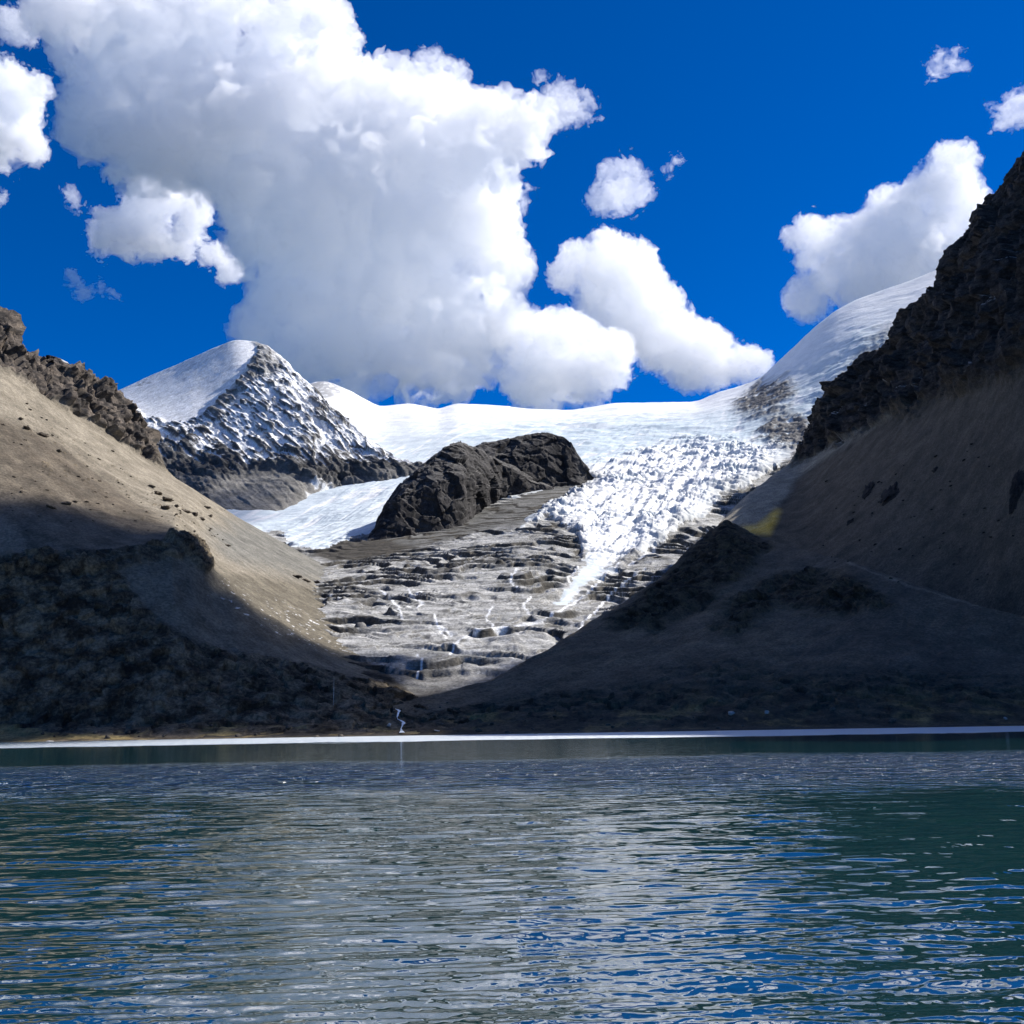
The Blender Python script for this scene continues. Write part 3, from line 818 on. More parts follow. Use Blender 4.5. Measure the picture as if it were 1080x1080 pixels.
blocks = terrace(nz(G, 1 / 80, 5, 0.5, 'fbm', (1, 1, 0.8), 244) * 3.5, 6) / 3.5
tl = G[..., 2] + 0.25 * G[..., 1] + 14 * n1
stp = terrace(tl / 17.0, 4) * 17.0 - tl
fall = np.stack([(-0.4 * G[..., 0] + 0.9 * G[..., 1] + 14 * n1) / 34.0, (0.9 * G[..., 0] + 0.4 * G[..., 1]) / 330.0, 0 * G[..., 0]], -1)
rake = nz(fall, 1.0, 5, 0.6, 'fbm', off=241.0)
fo, fd = facets(np.stack([G[..., 0], G[..., 1], G[..., 2] * 1.2], -1).reshape(-1, 3), 1 / 60.0, 45)
fo2, fd2 = facets(G.reshape(-1, 3), 1 / 20.0, 47)
fo = fo.reshape(px.shape); fo2 = fo2.reshape(px.shape)
top = vprof(vv, [(0, 1), (1.8, 1), (2, 0.4), (3, 1)], U)
amp = 0.55 + 0.45 * sstep(1100, 1400, px)
d = (1 - cl) * (3.0 * n1 + 3.2 * rake + 0.5 * n2) + cl * top * (8 * (col - 0.15) + 12 * blocks + 15 * fo + 6 * fo2 + 26 * nz(G, 1 / 150, 4, 0.5, 'ridge', (1, 1, 0.75), 264.0) + 3 * n2)
G2 = G + N * d[..., None]
G2[..., 2] += cl * top * stp * 0.75
SUN_STRIP = [(752, 545), (790, 500), (840, 470), (862, 470), (880, 462), (900, 452), (960, 428), (940, 442), (880, 475), (840, 505), (812, 545), (798, 556), (775, 556)]
pale = soft(poly_sd(px, py, SUN_STRIP), n1, 5, 8)  # pale colour paints a sunlit strip onto the shaded scree
OCH = [(776, 540), (808, 528), (824, 540), (812, 564), (784, 562)]
och = soft(poly_sd(px, py, OCH), n1, 5, 5)  # ochre patch coloured extra bright to stand in for sunlight
up = normals(G2)[..., 2]
ledge = cl * sstep(0.62, 0.8, up) * sstep(0.25, 0.45, nz(G, 1 / 40, 3, off=277.0)) * 0.8
crk = sstep(0.34, 0.44, nz(G, 1 / 15, 4, 0.6, 'fbm', (1, 1, 1.6), 291.0)) * (1 - cl) * 0.5
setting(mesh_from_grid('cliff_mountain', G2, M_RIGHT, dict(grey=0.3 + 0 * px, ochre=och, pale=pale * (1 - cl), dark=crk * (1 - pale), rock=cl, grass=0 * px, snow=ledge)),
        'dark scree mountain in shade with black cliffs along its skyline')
SHEETS.append((us, G2))

# ------------------------------------------------------------------ the rock island in the ice
def outcrop(curves, rows, x0, x1, seed, amp):
    us = columns(x0, x1, 0.7)
    G, vv = lay(us, curves, rows, smooth_v=1.2)
    px, py = to_px(G); N = normals(G)
    n1 = nz(G, 1 / 45, 5, off=seed); n2 = nz(G, 1 / 12, 4, off=seed + 7)
    col = nz(G, 1 / 30, 5, 0.58, 'ridge', (1.3, 1.3, 0.45), seed + 3)
    blk = terrace(nz(G, 1 / 48, 4, 0.5, 'fbm', (1, 1, 0.7), seed + 11) * 3.0, 8) / 3.0
    fo, fd = facets(np.stack([G[..., 0], G[..., 1], G[..., 2] * 0.8], -1).reshape(-1, 3), 1 / 42.0, int(seed))
    f2, fd2 = facets(G.reshape(-1, 3), 1 / 15.0, int(seed) + 3)
    fo = fo.reshape(px.shape); f2 = f2.reshape(px.shape)
    k = vprof(vv, [(0, 0.5), (0.3, 1), (1.8, 1), (2, 0.5), (4, 0.5)], len(us))
    d = amp * k * (2.0 * (col - 0.15) + 5 * blk + 7 * fo + 2.2 * f2 + 0.7 * n2)
    return G + N * d[..., None], px, py, n1, n2, vv, us

FB = [(388, 580, 1760), (396, 578, 1765), (440, 571, 1800), (485, 565, 1830), (505, 546, 1980), (530, 532, 2075), (560, 526, 2100), (585, 522, 2120)]
FM = [(388, 572, 1790), (396, 560, 1795), (405, 540, 1800), (425, 519, 1815), (455, 510, 1830), (490, 502, 1865), (515, 507, 1990), (530, 509, 2070), (560, 514, 2100), (585, 516, 2125)]
FC = [(388, 571, 1830), (394, 563, 1840), (400, 545, 1850), (412, 526, 1865), (426, 508, 1885), (445, 491, 1910), (460, 478, 1930), (476, 470, 1950), (489, 467, 1965), (500, 473, 1990), (520, 484, 2040), (545, 498, 2090), (562, 508, 2110), (585, 515, 2130)]
FL = [(p, q_ - 3.5 * min(1, max(0, (p - 478) / 14)) * min(1, max(0, (585 - p) / 14)), e + 42) for p, q_, e in FC]
g1, px1, py1, a1, b1, vv1, u1 = outcrop([FB, FM, FC, FL, [(p, q_ + 40, e + 110) for p, q_, e in FL]], [90, 70, 8, 10], 389, 584, 310.0, 0.9)
BB = [(484, 520, 2080), (530, 528, 2100), (570, 525, 2130), (604, 519, 2165), (618, 517, 2180), (634, 516, 2195)]
BM = [(484, 492, 2110), (530, 486, 2130), (570, 480, 2160), (602, 486, 2190), (618, 500, 2200), (634, 508.5, 2205)]
BC = [(484, 474, 2175), (505, 468, 2185), (530, 465, 2190), (548, 459, 2197), (568, 455, 2205), (582, 457, 2205), (594, 460, 2203), (603, 466, 2200), (607, 476, 2197), (615, 488, 2195), (624, 502, 2193), (634, 508, 2193)]
g2, px2, py2, a2, b2, vv2, u2 = outcrop([BB, BM, BC, [(p, q_ + 40, e + 130) for p, q_, e in BC]], [70, 60, 10], 485, 633, 340.0, 0.75)
for nm, g_, pq, lab in (('rock_outcrop', g1, (px1, py1, a1, b1, vv1), 'dark rounded rock island in the glacier, its sloping lower block'),
                        ('rock_outcrop', g2, (px2, py2, a2, b2, vv2), 'flat-topped dark rock block with a sheer face, rising behind the lower outcrop in the ice')):
    x_, y_, na, nb, v_ = pq
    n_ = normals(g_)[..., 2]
    pal = 0.75 * sstep(0.55, 0.85, n_ + 0.25 * nb) + 0.5 * soft(poly_sd(x_, y_, [(603, 466), (640, 512), (610, 512), (606, 490)]), na, 3, 4)  # up-facing ledges coloured paler, painting in light from above
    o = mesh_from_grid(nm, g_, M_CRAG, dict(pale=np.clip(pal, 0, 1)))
    o['label'] = lab; o['category'] = 'rock outcrop'; o['group'] = 'rock island in the glacier'
# ------------------------------------------------------------------ lake
def lake():
    xs = np.concatenate([np.linspace(-3.2, -0.62, 70)[:-1], np.linspace(-0.62, 0.62, 900), np.linspace(0.62, 3.2, 70)[1:]])
    ys = [6.0]
    while ys[-1] < 790:
        y = ys[-1]
        ys.append(y + max(0.05, y * y / (CAM_H * FPX) * 0.55))
    ys = np.array(ys)
    X = xs[None, :] * ys[:, None]
    Y = np.repeat(ys[:, None], len(xs), 1)
    Z = np.zeros_like(X); DX = np.zeros_like(X); DY = np.zeros_like(X)
    r = np.random.default_rng(3)
    # gusts roughen the water in patches
    q = np.stack([X * 0.02, Y * 0.014, 0 * X], -1)
    gust = fbm(q.reshape(-1, 3).astype(F32), 3).reshape(X.shape)
    env = np.clip(0.85 + 0.55 * gust, 0.2, 1.5)
    bands = [(0.11, 0.26, 46, WAVE * 0.95, 0.4), (0.26, 0.8, 60, WAVE * 1.05, 0.2), (0.8, 2.0, 30, WAVE * 0.8, 0.22), (2.0, 6.0, 22, WAVE * 0.6, 0.26)]
    for l0, l1, cnt, amp_, spread in bands:
        for k in range(cnt):
            lam = l0 * (l1 / l0) ** r.random()
            th = r.normal(0, spread) + 0.04
            kx, ky = math.sin(th) * 2 * math.pi / lam, -math.cos(th) * 2 * math.pi / lam
            a = amp_ * lam / (2 * math.pi) * (0.6 + 0.8 * r.random())
            # a wave is only resolved while the grid is finer than a third of it
            fade = sstep(1.0, 0.35, (Y * Y / (CAM_H * FPX) * 0.55) / (lam * 0.5)) * sstep(1.0, 0.4, (1.24 / 900 * Y) / (lam * 0.3))
            ph = kx * X + ky * Y + r.random() * 6.283
            Z += a * env * fade * np.cos(ph)
            s_ = -a * env * fade * np.sin(ph) * 0.9
            DX += s_ * math.sin(th); DY += -s_ * math.cos(th)
    lull = 1 - 0.9 * sstep(110, 150, Y)                # the calm strip before the far shore
    Z *= lull; DX *= lull; DY *= lull
    G = np.stack([X + DX, Y + DY, Z], -1)
    m = bpy.data.materials.new('lake_water'); m.use_nodes = True
    t = m.node_tree
    bs = t.nodes['Principled BSDF']
    bs.inputs['Base Color'].default_value = (0.008, 0.028, 0.034, 1)
    bs.inputs['IOR'].default_value = 4.6
    geo = t.nodes.new('ShaderNodeNewGeometry')
    pos = geo.outputs['Position']
    sep = t.nodes.new('ShaderNodeSeparateXYZ'); t.links.new(pos, sep.inputs[0])
    wv = t.nodes.new('ShaderNodeVectorMath'); wv.operation = 'MULTIPLY'; wv.inputs[1].default_value = (0.012, 0.012, 0.012)
    t.links.new(pos, wv.inputs[0])
    y0 = sep.outputs['Y']
    # the wind patches have frayed edges
    y = math_node(t, 'ADD', y0, math_node(t, 'MULTIPLY', math_node(t, 'SUBTRACT', noise_node(t, wv.outputs[0], 1.0, 6, 0.65), 0.5), math_node(t, 'MULTIPLY', y0, 0.42)))
    # ripples too small or too far for the mesh; a wind line lies along the far shore, a calm strip before it
    far = ramp(t, y, 14, 60)
    calm = math_node(t, 'MULTIPLY', ramp(t, y, 118, 150), math_node(t, 'SUBTRACT', 1.0, ramp(t, y, 345, 365)))
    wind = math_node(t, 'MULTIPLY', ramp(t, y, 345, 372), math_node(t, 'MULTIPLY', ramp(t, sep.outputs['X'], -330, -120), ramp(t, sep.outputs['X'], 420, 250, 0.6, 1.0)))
    mp = t.nodes.new('ShaderNodeVectorMath'); mp.operation = 'MULTIPLY'; mp.inputs[1].default_value = (0.6, 1.0, 1.0)
    t.links.new(pos, mp.inputs[0])
    h = noise_node(t, mp.outputs[0], 0.55, 3, 0.5, 0.4)
    bp = t.nodes.new('ShaderNodeBump'); bp.inputs['Distance'].default_value = 2.2
    st = math_node(t, 'MULTIPLY', math_node(t, 'ADD', 0.03, math_node(t, 'MULTIPLY', far, math_node(t, 'ADD', RIP, math_node(t, 'MULTIPLY', ramp(t, y, 60, 95), 1.7)))), math_node(t, 'SUBTRACT', 1.0, math_node(t, 'MULTIPLY', calm, 0.93)))
    t.links.new(st, bp.inputs['Strength']); t.links.new(h, bp.inputs['Height'])
    t.links.new(bp.outputs[0], bs.inputs['Normal'])
    rg = math_node(t, 'ADD', math_node(t, 'ADD', 0.03, math_node(t, 'MULTIPLY', math_node(t, 'MULTIPLY', ramp(t, y, 50, 100), math_node(t, 'SUBTRACT', 1.0, ramp(t, y, 118, 150))), 0.05)), math_node(t, 'MULTIPLY', wind, 0.5))
    t.links.new(rg, bs.inputs['Roughness'])
    # a pale base colour paints the bright sky reflection into the wind line
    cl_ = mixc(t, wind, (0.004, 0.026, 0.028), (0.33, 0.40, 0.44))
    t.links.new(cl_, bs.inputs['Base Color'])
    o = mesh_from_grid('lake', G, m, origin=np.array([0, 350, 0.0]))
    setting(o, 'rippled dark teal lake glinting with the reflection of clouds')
WAVE, RIP = 0.024, 0.15
lake()
VAPOUR = cloud_material('cloud_vapour', 0.0085, 0.2, 0.01)
THIN = cloud_material('thin_cloud_vapour', 0.0055, 0.3, 0.008)
DENSE = cloud_material('dense_cloud_vapour', 0.03, 0.3, 0.015)
MAIN = [(48,28,14),(62,60,14),(60,20,30),(105,25,45),(150,45,58),(210,40,58),(290,25,45),(335,25,32),(355,45,22),(120,95,46),(104,140,34),(190,120,75),(270,120,80),(350,110,58),(400,95,38),(440,105,38),(475,120,34),(510,128,30),(545,138,38),(430,180,78),(345,220,92),(270,170,68),(190,150,52),(150,155,46),(490,190,48),(515,215,32),(480,250,58),(420,290,80),(350,310,64),(312,290,52),(290,345,40),(515,270,32),(535,288,22),(320,370,42),(380,370,48),(440,375,46),(495,350,50),(478,395,28),(280,250,40)]
cloud('cloud', MAIN, 5400, 2.3, 'huge white cumulus with a grey heart, towering over the snow peak', mat=VAPOUR, seed=1, amp=0.8, freq=1.15, depth=0.75, wisp=1.0)
cloud('cloud', [(130,246,26),(160,254,24),(110,252,17),(190,258,12),(150,222,20),(180,205,24),(155,205,18),(206,218,14),(205,238,9),(240,285,9),(222,270,7)], 7200, 1.5, 'bright ragged puff hanging under the left flank of the huge cumulus', mat=VAPOUR, seed=14, amp=0.8, freq=1.5, wisp=4.5)
cloud('cloud', [(8,92,24),(25,118,24),(10,145,24),(30,150,18),(-5,115,30),(42,95,9),(-20,140,36)], 7000, 1.5, 'ragged white cloud cut by the left frame edge, above the tan scree mountain', mat=VAPOUR, seed=2, amp=0.8, freq=1.4, wisp=4.5)
cloud('cloud', [(640,280,27),(612,274,15),(665,298,30),(640,310,28),(690,332,22),(660,338,26),(700,366,26),(735,372,26),(762,388,18),(786,386,13),(806,384,7),(722,395,18),(692,345,20),(715,345,12),(752,360,14),(600,292,12),(618,322,12),(668,278,18),(700,318,12),(672,362,20),(655,345,18),(668,330,16)], 5600, 1.6, 'white cumulus rising like a column beside the right flank of the huge cloud', mat=VAPOUR, seed=3, amp=0.75, freq=1.4, wisp=1.5)
cloud('cloud', [(556,365,28),(598,378,36),(570,402,32),(618,400,28),(640,388,20),(580,348,14),(600,350,14),(540,345,22),(648,374,17),(625,380,22)], 5000, 1.6, 'low puffy white cloud resting on the glacier crest', mat=VAPOUR, seed=4, amp=0.75, freq=1.4, wisp=1.5)
cloud('cloud', [(1000,178,24),(1012,203,18),(985,213,28),(955,215,24),(932,235,28),(960,255,38),(920,265,36),(892,288,34),(1010,238,20),(1000,270,38),(960,290,38),(866,245,18),(846,248,14),(864,276,17),(853,315,19),(846,326,13),(930,300,30),(1036,232,22)], 4700, 1.7, 'bright cumulus with a leaning head behind the white shoulder and black cliffs', mat=VAPOUR, seed=5, amp=0.75, freq=1.4, wisp=1.5)
cloud('cloud', [(654,200,20),(634,212,15),(672,200,14),(642,180,9),(682,208,7),(662,180,7)], 5200, 1.2, 'small lone white cloud in open blue sky, above the column-shaped cumulus', mat=THIN, knobs=2, seed=6, amp=0.7, freq=1.5, wisp=6.0)
cloud('cloud', [(565,80,6),(578,92,6),(594,102,9),(604,108,8),(600,117,8),(597,126,7),(620,117,4),(627,113,3)], 5200, 0.8, 'torn curving wisp of cloud beside the upper right edge of the huge cumulus', mat=THIN, seed=7, amp=0.6, freq=1.5, wisp=8.0)
cloud('cloud', [(713,172,5),(708,180,4)], 5200, 0.6, 'tiniest scrap of cloud, alone in the blue right of the small lone cloud', mat=THIN, seed=8, amp=0.6, freq=1.5, wisp=8.0)
cloud('cloud', [(988,66,7),(1006,60,6),(1016,70,6),(982,76,3),(1000,70,4)], 5200, 0.8, 'faint scrap of cloud high above the cumulus at the cliffs', mat=THIN, seed=9, amp=0.6, freq=1.5, wisp=8.0)
cloud('cloud', [(1070,120,11),(1060,126,7),(1043,117,5),(1088,115,15)], 5200, 1.0, 'slim bright cloud cut by the right frame edge, above the cliff skyline', mat=THIN, seed=10, amp=0.6, freq=1.5, wisp=8.0)
cloud('cloud', [(72,203,5),(80,212,5),(84,218,4)], 7000, 0.7, 'thin shred of cloud just under the left flank of the huge cumulus', mat=THIN, seed=11, amp=0.6, freq=1.5, wisp=8.0)
cloud('cloud', [(80,293,5),(86,305,5),(89,313,4),(106,300,5),(116,316,5)], 7000, 0.8, 'faint shreds of cloud low in the blue, above the crags of the tan mountain', mat=THIN, seed=12, amp=0.6, freq=1.5, wisp=8.0)
cloud('cloud', [(552,208,6),(556,200,4),(548,216,5)], 5200, 0.7, 'small hooked shred of cloud in the notch on the right flank of the huge cumulus', mat=THIN, seed=13, amp=0.6, freq=1.5, wisp=8.0)

# unseen cloud right of the view, added and shaped to shade banks and moraine
def over(px, py, d, r, h=1650.0):
    g = at(px, py, d)
    t = (h - g[2]) / sd.z
    return (g[0] + sd.x * t, g[1] + sd.y * t, h, r)
SHADE = [over(px, py, d, r) for px, py, d, r in ((-60, 690, 760, 150), (60, 665, 780, 95), (110, 650, 800, 80), (170, 655, 800, 75), (215, 665, 800, 70), (260, 690, 790, 70), (300, 705, 780, 65), (345, 720, 770, 60), (390, 735, 750, 50), (350, 690, 880, 55), (395, 690, 900, 45), (310, 675, 870, 55), (560, 735, 760, 75), (640, 710, 800, 90), (720, 690, 900, 110), (800, 680, 900, 120), (900, 690, 860, 130), (1000, 700, 800, 140), (-200, 690, 740, 170), (900, 530, 1560, 130), (960, 500, 1420, 130), (1020, 520, 1250, 140), (1075, 560, 1120, 150), (980, 600, 1150, 140))]
cloud('cloud', [(0, 0, 1)], 3200, 4.0, 'unseen broad cloud over the cliffs, added beyond the right edge to shade the banks', mat=DENSE, seed=20, amp=0.45, knobs=0, world=SHADE)
cloud('cloud', [(4,30,9),(14,22,8),(24,34,9),(36,24,7),(18,44,6)], 7000, 1.0, 'torn wisps in the upper left corner, left of the huge cumulus', mat=THIN, seed=15, amp=0.7, freq=1.6, wisp=6.0)
cloud('cloud', [(2,208,5),(-4,204,6)], 7000, 0.8, 'tiny scrap of cloud at the left frame edge, level with the ragged puff', mat=THIN, seed=16, amp=0.6, wisp=4.0)
cloud('cloud', [(468,72,8),(455,66,7),(480,82,8),(444,62,5),(488,90,6)], 5300, 0.9, 'wispy plume standing on the upper right shoulder of the huge cumulus', mat=THIN, seed=17, amp=0.7, freq=1.6, wisp=6.0)
HIGH = []
for px_, py_, d_, r_ in ((120, -60, 4200, 330), (300, -80, 4000, 380), (200, -220, 3300, 360), (380, -260, 3000, 300), (60, -300, 2900, 320), (260, -420, 2400, 300), (450, -420, 2300, 220), (120, -560, 1900, 250)):
    HIGH.append((*at(px_, py_, d_), r_))
cloud('cloud', [(0, 0, 1)], 5000, 9.0, 'upper part of the cumulus bank, above the top of the view over the huge cloud', mat=THIN, seed=21, amp=0.5, knobs=0, world=HIGH)
HIGH = []
for px_, py_, d_, r_ in ((620, -150, 3400, 170), (740, -200, 3200, 220), (860, -190, 3100, 190), (700, -360, 2500, 240), (850, -400, 2400, 210), (560, -480, 2100, 180), (760, -560, 1900, 200), (520, -160, 3300, 170), (960, -330, 2500, 190), (660, -260, 2900, 200), (900, -520, 2000, 200), (820, -110, 3300, 150), (940, -140, 3200, 150), (1040, -200, 3000, 190), (560, -330, 2700, 170), (760, -280, 2800, 180), (1000, -420, 2300, 190), (650, -430, 2300, 180), (820, -480, 2150, 170)):
    HIGH.append((*at(px_, py_, d_), r_))
cloud('cloud', [(0, 0, 1)], 5000, 7.0, 'broken cloud high above the icefall, beyond the top of the view', mat=THIN, seed=22, amp=0.6, knobs=0, world=HIGH)
# ------------------------------------------------------------------ loose things: boulders, crags, pole, stream
_front = []
for us_, G_ in SHEETS:
    a_, b_ = to_px(G_)
    ok = np.ones(a_.shape, bool); ok[-12:] = False
    _front.append((a_[ok], b_[ok], G_[ok], normals(G_)[ok]))


def on_land(px, py):
    """the nearest land seen in that direction, and which way it faces"""
    best = None
    for a_, b_, g_, n_ in _front:
        d = (a_ - px) ** 2 + (b_ - py) ** 2
        near = d < 3.0
        if not near.any():
            continue
        i = np.nonzero(near)[0]
        j = i[np.argmin(g_[i, 1])]
        if best is None or g_[j, 1] < best[0][1]:
            best = (g_[j], n_[j])
    return best


def rock_mesh(name, seed, mat, faces=9, sub=4, rough=0.16):
    import bmesh
    r = np.random.default_rng(seed)
    bm = bmesh.new()
    bmesh.ops.create_icosphere(bm, subdivisions=sub, radius=1.0)
    me = bpy.data.meshes.new(name)
    bm.to_mesh(me); bm.free()
    co = np.empty(len(me.vertices) * 3, F32); me.vertices.foreach_get('co', co); co = co.reshape(-1, 3)
    nrm = r.normal(size=(faces, 3)); nrm /= np.linalg.norm(nrm, axis=1, keepdims=True)
    for k in range(faces):                       # broken flat faces
        h = 0.52 + 0.3 * r.random()
        e = co @ nrm[k]
        co = co - np.clip(e - h, 0, None)[:, None] * nrm[k][None] * 0.92
    n = fbm(co * 1.6 + seed * 3.1, 4, 0.55, mode='ridge')
    if rough > 0.3:
        fo, _ = facets(co * np.array([1, 1, 1.3]), 2.3, seed)
        co = co * (1 + 0.30 * fo[:, None])
        n = n * 0.5
    co = co * (1 + rough * n[:, None])
    me.vertices.foreach_set('co', co.astype(F32).ravel())
    me.update(); me.shade_smooth()
    me.materials.append(mat)
    return me


def place(name, me, px, py, size, label, cat, group=None, squash=(1, 1, 0.75), sink=0.3, tilt=None, yaw=None):
    hit = on_land(px, py)
    if hit is None:
        return None
    P, n = hit
    o = bpy.data.objects.new(name, me); COL.objects.link(o)
    s = size / FPX * P[1] * 0.5
    o.scale = [s * q for q in squash]
    o.location = P + n * s * squash[2] * (1 - 2 * sink) * 0.8
    if tilt:
        q = Vector(n).to_track_quat('Z', 'Y')
        o.rotation_euler = q.to_euler()
        o.rotation_euler.rotate_axis('Z', yaw if yaw is not None else 0)
    else:
        o.rotation_euler = (random.uniform(-0.25, 0.25), random.uniform(-0.25, 0.25), yaw if yaw is not None else random.uniform(0, 6.28))
    o['label'] = label; o['category'] = cat
    if group: o['group'] = group
    return o


M_BOULDER = ground_material('boulder_stone', ((0.06, 0.052, 0.042), (0.11, 0.095, 0.075), 0.15, (1, 1, 1)), [], bump=(0.6, 0.5))
M_PALE = ground_material('pale_boulder_stone', ((0.36, 0.34, 0.31), (0.26, 0.25, 0.23), 0.2, (1, 1, 1)), [], bump=(0.6, 0.5))
M_BLACK = ground_material('black_crag_stone', ((0.012, 0.011, 0.011), (0.035, 0.03, 0.027), 0.05, (1, 1, 2)), [], bump=(0.3, 1.0))
STONES = [rock_mesh('boulder', 40 + k, M_BOULDER, sub=3) for k in range(6)]
PALES = [rock_mesh('pale_boulder', 60 + k, M_PALE, sub=3) for k in range(3)]
CRAGS = [rock_mesh('crag', 80 + k, M_BLACK, faces=9, sub=5, rough=0.75) for k in range(4)]

place('boulder', PALES[0], 52, 781.5, 8, 'long white boulder at the water line under the tan scree mountain', 'boulder', squash=(1.3, 0.8, 0.45), yaw=0.5)
place('boulder', PALES[1], 770, 752.5, 8, 'pale rounded boulder on the grassy bank below the dark moraine', 'boulder', squash=(1.1, 0.9, 0.7))
place('boulder', PALES[2], 808, 751, 5, 'small buff boulder on the bank, just right of the pale rounded one', 'boulder', squash=(1, 0.8, 0.9))
place('boulder', PALES[1], 1060, 757, 5, 'small pale boulder on the bank at the right frame edge', 'boulder')
place('boulder', PALES[0], 411, 764, 6, 'white boulder in the rubble left of the little waterfall', 'boulder', squash=(1, 0.8, 0.9))
place('boulder', PALES[2], 462, 770, 6, 'flat pale slab at the water line right of the little waterfall', 'boulder', squash=(1.6, 0.8, 0.25))
for k in range(74):
    px_ = random.uniform(4, 1078) if k % 3 else random.uniform(440, 760)
    py_ = 775 - 0.016 * (px_ - 540) - abs(random.gauss(4, 12))
    place('boulder', STONES[k % 6], px_, py_, random.choice((2.5, 3, 3, 4, 4, 5, 7)), 'dark angular boulder lying in the rubble along the far shore', 'boulder', 'dark boulders along the far shore',
          squash=(1.1, random.uniform(0.7, 1), random.uniform(0.5, 0.8)))
for j, (px_, py_, s_, sq, yw, lab) in enumerate((
        (914, 517, 22, (0.55, 1.15, 0.22), 0.5, 'smaller black crag jutting from the scree, left one of the middle pair'),
        (938, 521, 36, (0.6, 1.1, 0.22), 0.45, 'larger black crag of the middle pair jutting from the shaded scree'),
        (1073, 517, 34, (0.6, 1.2, 0.22), 0.3, 'black crag on the shaded scree at the right frame edge'),
        (896, 549, 9, (0.8, 1.0, 0.4), 0.4, 'little black crag low on the shaded scree, below the crag pair'),
        (985, 495, 7, (0.8, 1.0, 0.4), 0.4, 'small dark knob on the shaded scree, between the crag pair and the edge crag'))):
    place('crag', CRAGS[j % 4], px_, py_, s_, lab, 'crag', squash=sq, tilt=True, yaw=yw, sink=0.42)
M_BROWN = ground_material('brown_crag_stone', ((0.05, 0.042, 0.034), (0.10, 0.08, 0.06), 0.1, (1, 1, 1)), [], bump=(0.4, 0.8))
BROWN = [rock_mesh('scree_crag', 120 + k, M_BROWN, faces=12, sub=4, rough=0.42) for k in range(3)]
for k, (px_, py_, s_) in enumerate(((30, 452, 8), (44, 458, 10), (62, 475, 7), (22, 441, 6), (160, 512, 7), (168, 520, 10), (178, 527, 9), (173, 535, 10), (186, 533, 7), (196, 538, 8), (205, 541, 10), (214, 547, 9), (222, 543, 7), (218, 534, 6), (70, 530, 9), (55, 535, 8), (80, 528, 6), (120, 475, 5), (312, 607, 8), (322, 611, 7), (335, 613, 6), (240, 574, 5))):
    place('crag', BROWN[k % 3], px_, py_, s_, 'small dark crag poking out of the tan scree slope', 'crag', 'small crags on the tan scree', squash=(1.4, 0.8, 0.5), sink=0.4)

for k in range(90):                               # lesser stones strewn over the scree
    px_ = random.uniform(2, 250); py_ = random.uniform(400, 560)
    if py_ < 400 + 0.68 * px_: py_ = 405 + 0.68 * px_ + abs(random.gauss(0, 30))
    if py_ > 570: continue
    place('stone', BROWN[k % 3], px_, py_, random.choice((1.6, 2, 2, 2.6, 3.2)), 'small loose stone lying on the tan scree slope', 'stone', 'loose stones on the tan scree', squash=(1.3, 0.9, 0.6), sink=0.35)
for k in range(60):
    px_ = random.uniform(860, 1078); py_ = random.uniform(460, 620)
    if py_ < 500 - 0.55 * (px_ - 850) + 18: continue
    place('stone', CRAGS[k % 4], px_, py_, random.choice((1.8, 2.2, 3, 3.6)), 'small dark stone lying on the shaded scree', 'stone', 'loose stones on the shaded scree', squash=(0.9, 1.0, 0.5), sink=0.35)

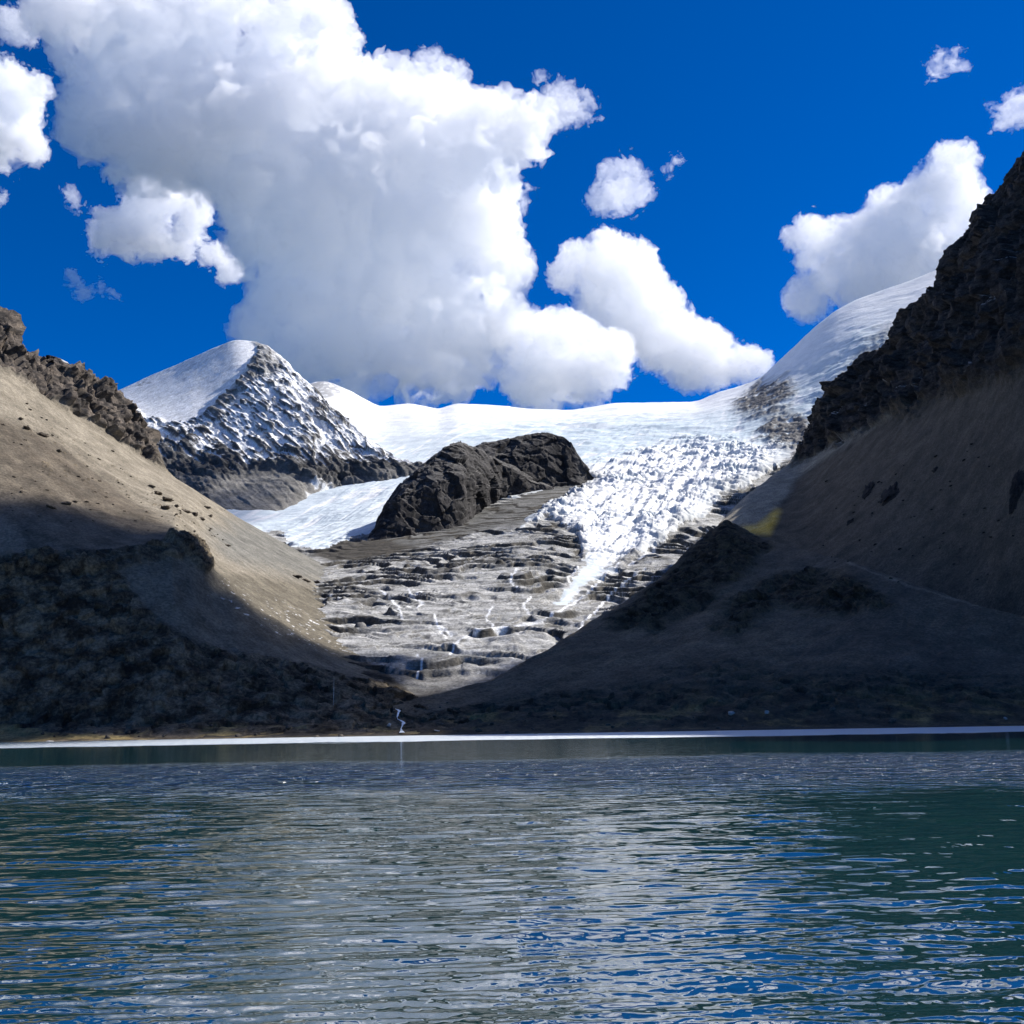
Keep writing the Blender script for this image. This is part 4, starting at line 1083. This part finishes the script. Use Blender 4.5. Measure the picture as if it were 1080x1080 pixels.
# pole
def pole(px, py, h_px, label):
    import bmesh
    P, _n = on_land(px, py)
    H = h_px / FPX * P[1]
    bm = bmesh.new()
    prof = [(0.34, -1.0), (0.34, 0.5), (0.24, 0.55), (0.22, H * 0.5), (0.15, H), (0.0, H + 0.1)]
    rings = []
    for r_, z_ in prof:
        rings.append([bm.verts.new((r_ * math.cos(a), r_ * math.sin(a), z_)) for a in np.linspace(0, 2 * math.pi, 13)[:-1]])
    for a, b in zip(rings[:-1], rings[1:]):
        for i in range(12):
            bm.faces.new((a[i], a[(i + 1) % 12], b[(i + 1) % 12], b[i]))
    bmesh.ops.remove_doubles(bm, verts=bm.verts, dist=0.001)
    me = bpy.data.meshes.new('pole'); bm.to_mesh(me); bm.free()
    m = ground_material('weathered_pole', ((0.34, 0.33, 0.31), (0.26, 0.25, 0.24), 1.0, (1, 1, 1)), [], bump=(4, 0.02))
    me.materials.append(m)
    o = bpy.data.objects.new('pole', me); COL.objects.link(o)
    o.location = P
    o['label'] = label; o['category'] = 'pole'
pole(352, 742, 27, 'thin pale pole standing in the dark rubble near the far shore')

# the stream that tumbles into the lake
def stream(path, widths, label):
    pts = []
    for (x, y) in path:
        hit = on_land(x, y)
        if hit is not None: pts.append(hit[0] + hit[1] * 0.8 + np.array([0, -0.6, 0.2]))
    pts = np.array(pts)
    tt = np.linspace(0, len(pts) - 1, 60)
    C = np.stack([np.interp(tt, np.arange(len(pts)), pts[:, i]) for i in range(3)], 1)
    C = gsmooth(C, 1.2, 0)
    wd = np.interp(tt, np.arange(len(widths)) * (len(pts) - 1) / (len(widths) - 1), widths)
    wd = wd * (1 + 0.6 * perlin(np.stack([tt * 2.1, 0 * tt, 0 * tt], 1)))
    rows = []
    for s_ in (-1, -0.5, 0, 0.5, 1):
        off = np.zeros_like(C); off[:, 0] = wd * s_ * 0.5 + 0.5 * perlin(np.stack([tt * 3.3, 0 * tt + s_, 0 * tt], 1))
        off[:, 1] = -0.5 * (1 - s_ * s_)
        rows.append(C + off)
    m = bpy.data.materials.new('white_water'); m.use_nodes = True
    b = m.node_tree.nodes['Principled BSDF']
    b.inputs['Roughness'].default_value = 0.4
    t = m.node_tree
    geo = t.nodes.new('ShaderNodeNewGeometry')
    t.links.new(two_tone(t, geo.outputs['Position'], (0.85, 0.88, 0.9), (0.35, 0.42, 0.45), 0.5), b.inputs['Base Color'])
    o = mesh_from_grid('stream', np.stack(rows, 0), m)
    setting(o, label)
stream([(417, 747), (422, 751), (420, 757), (425, 762), (422, 768), (425, 773)], [0.6, 2.2, 0.3, 2.4, 0.4, 3.2], 'white stream tumbling down the dark bank into the lake')
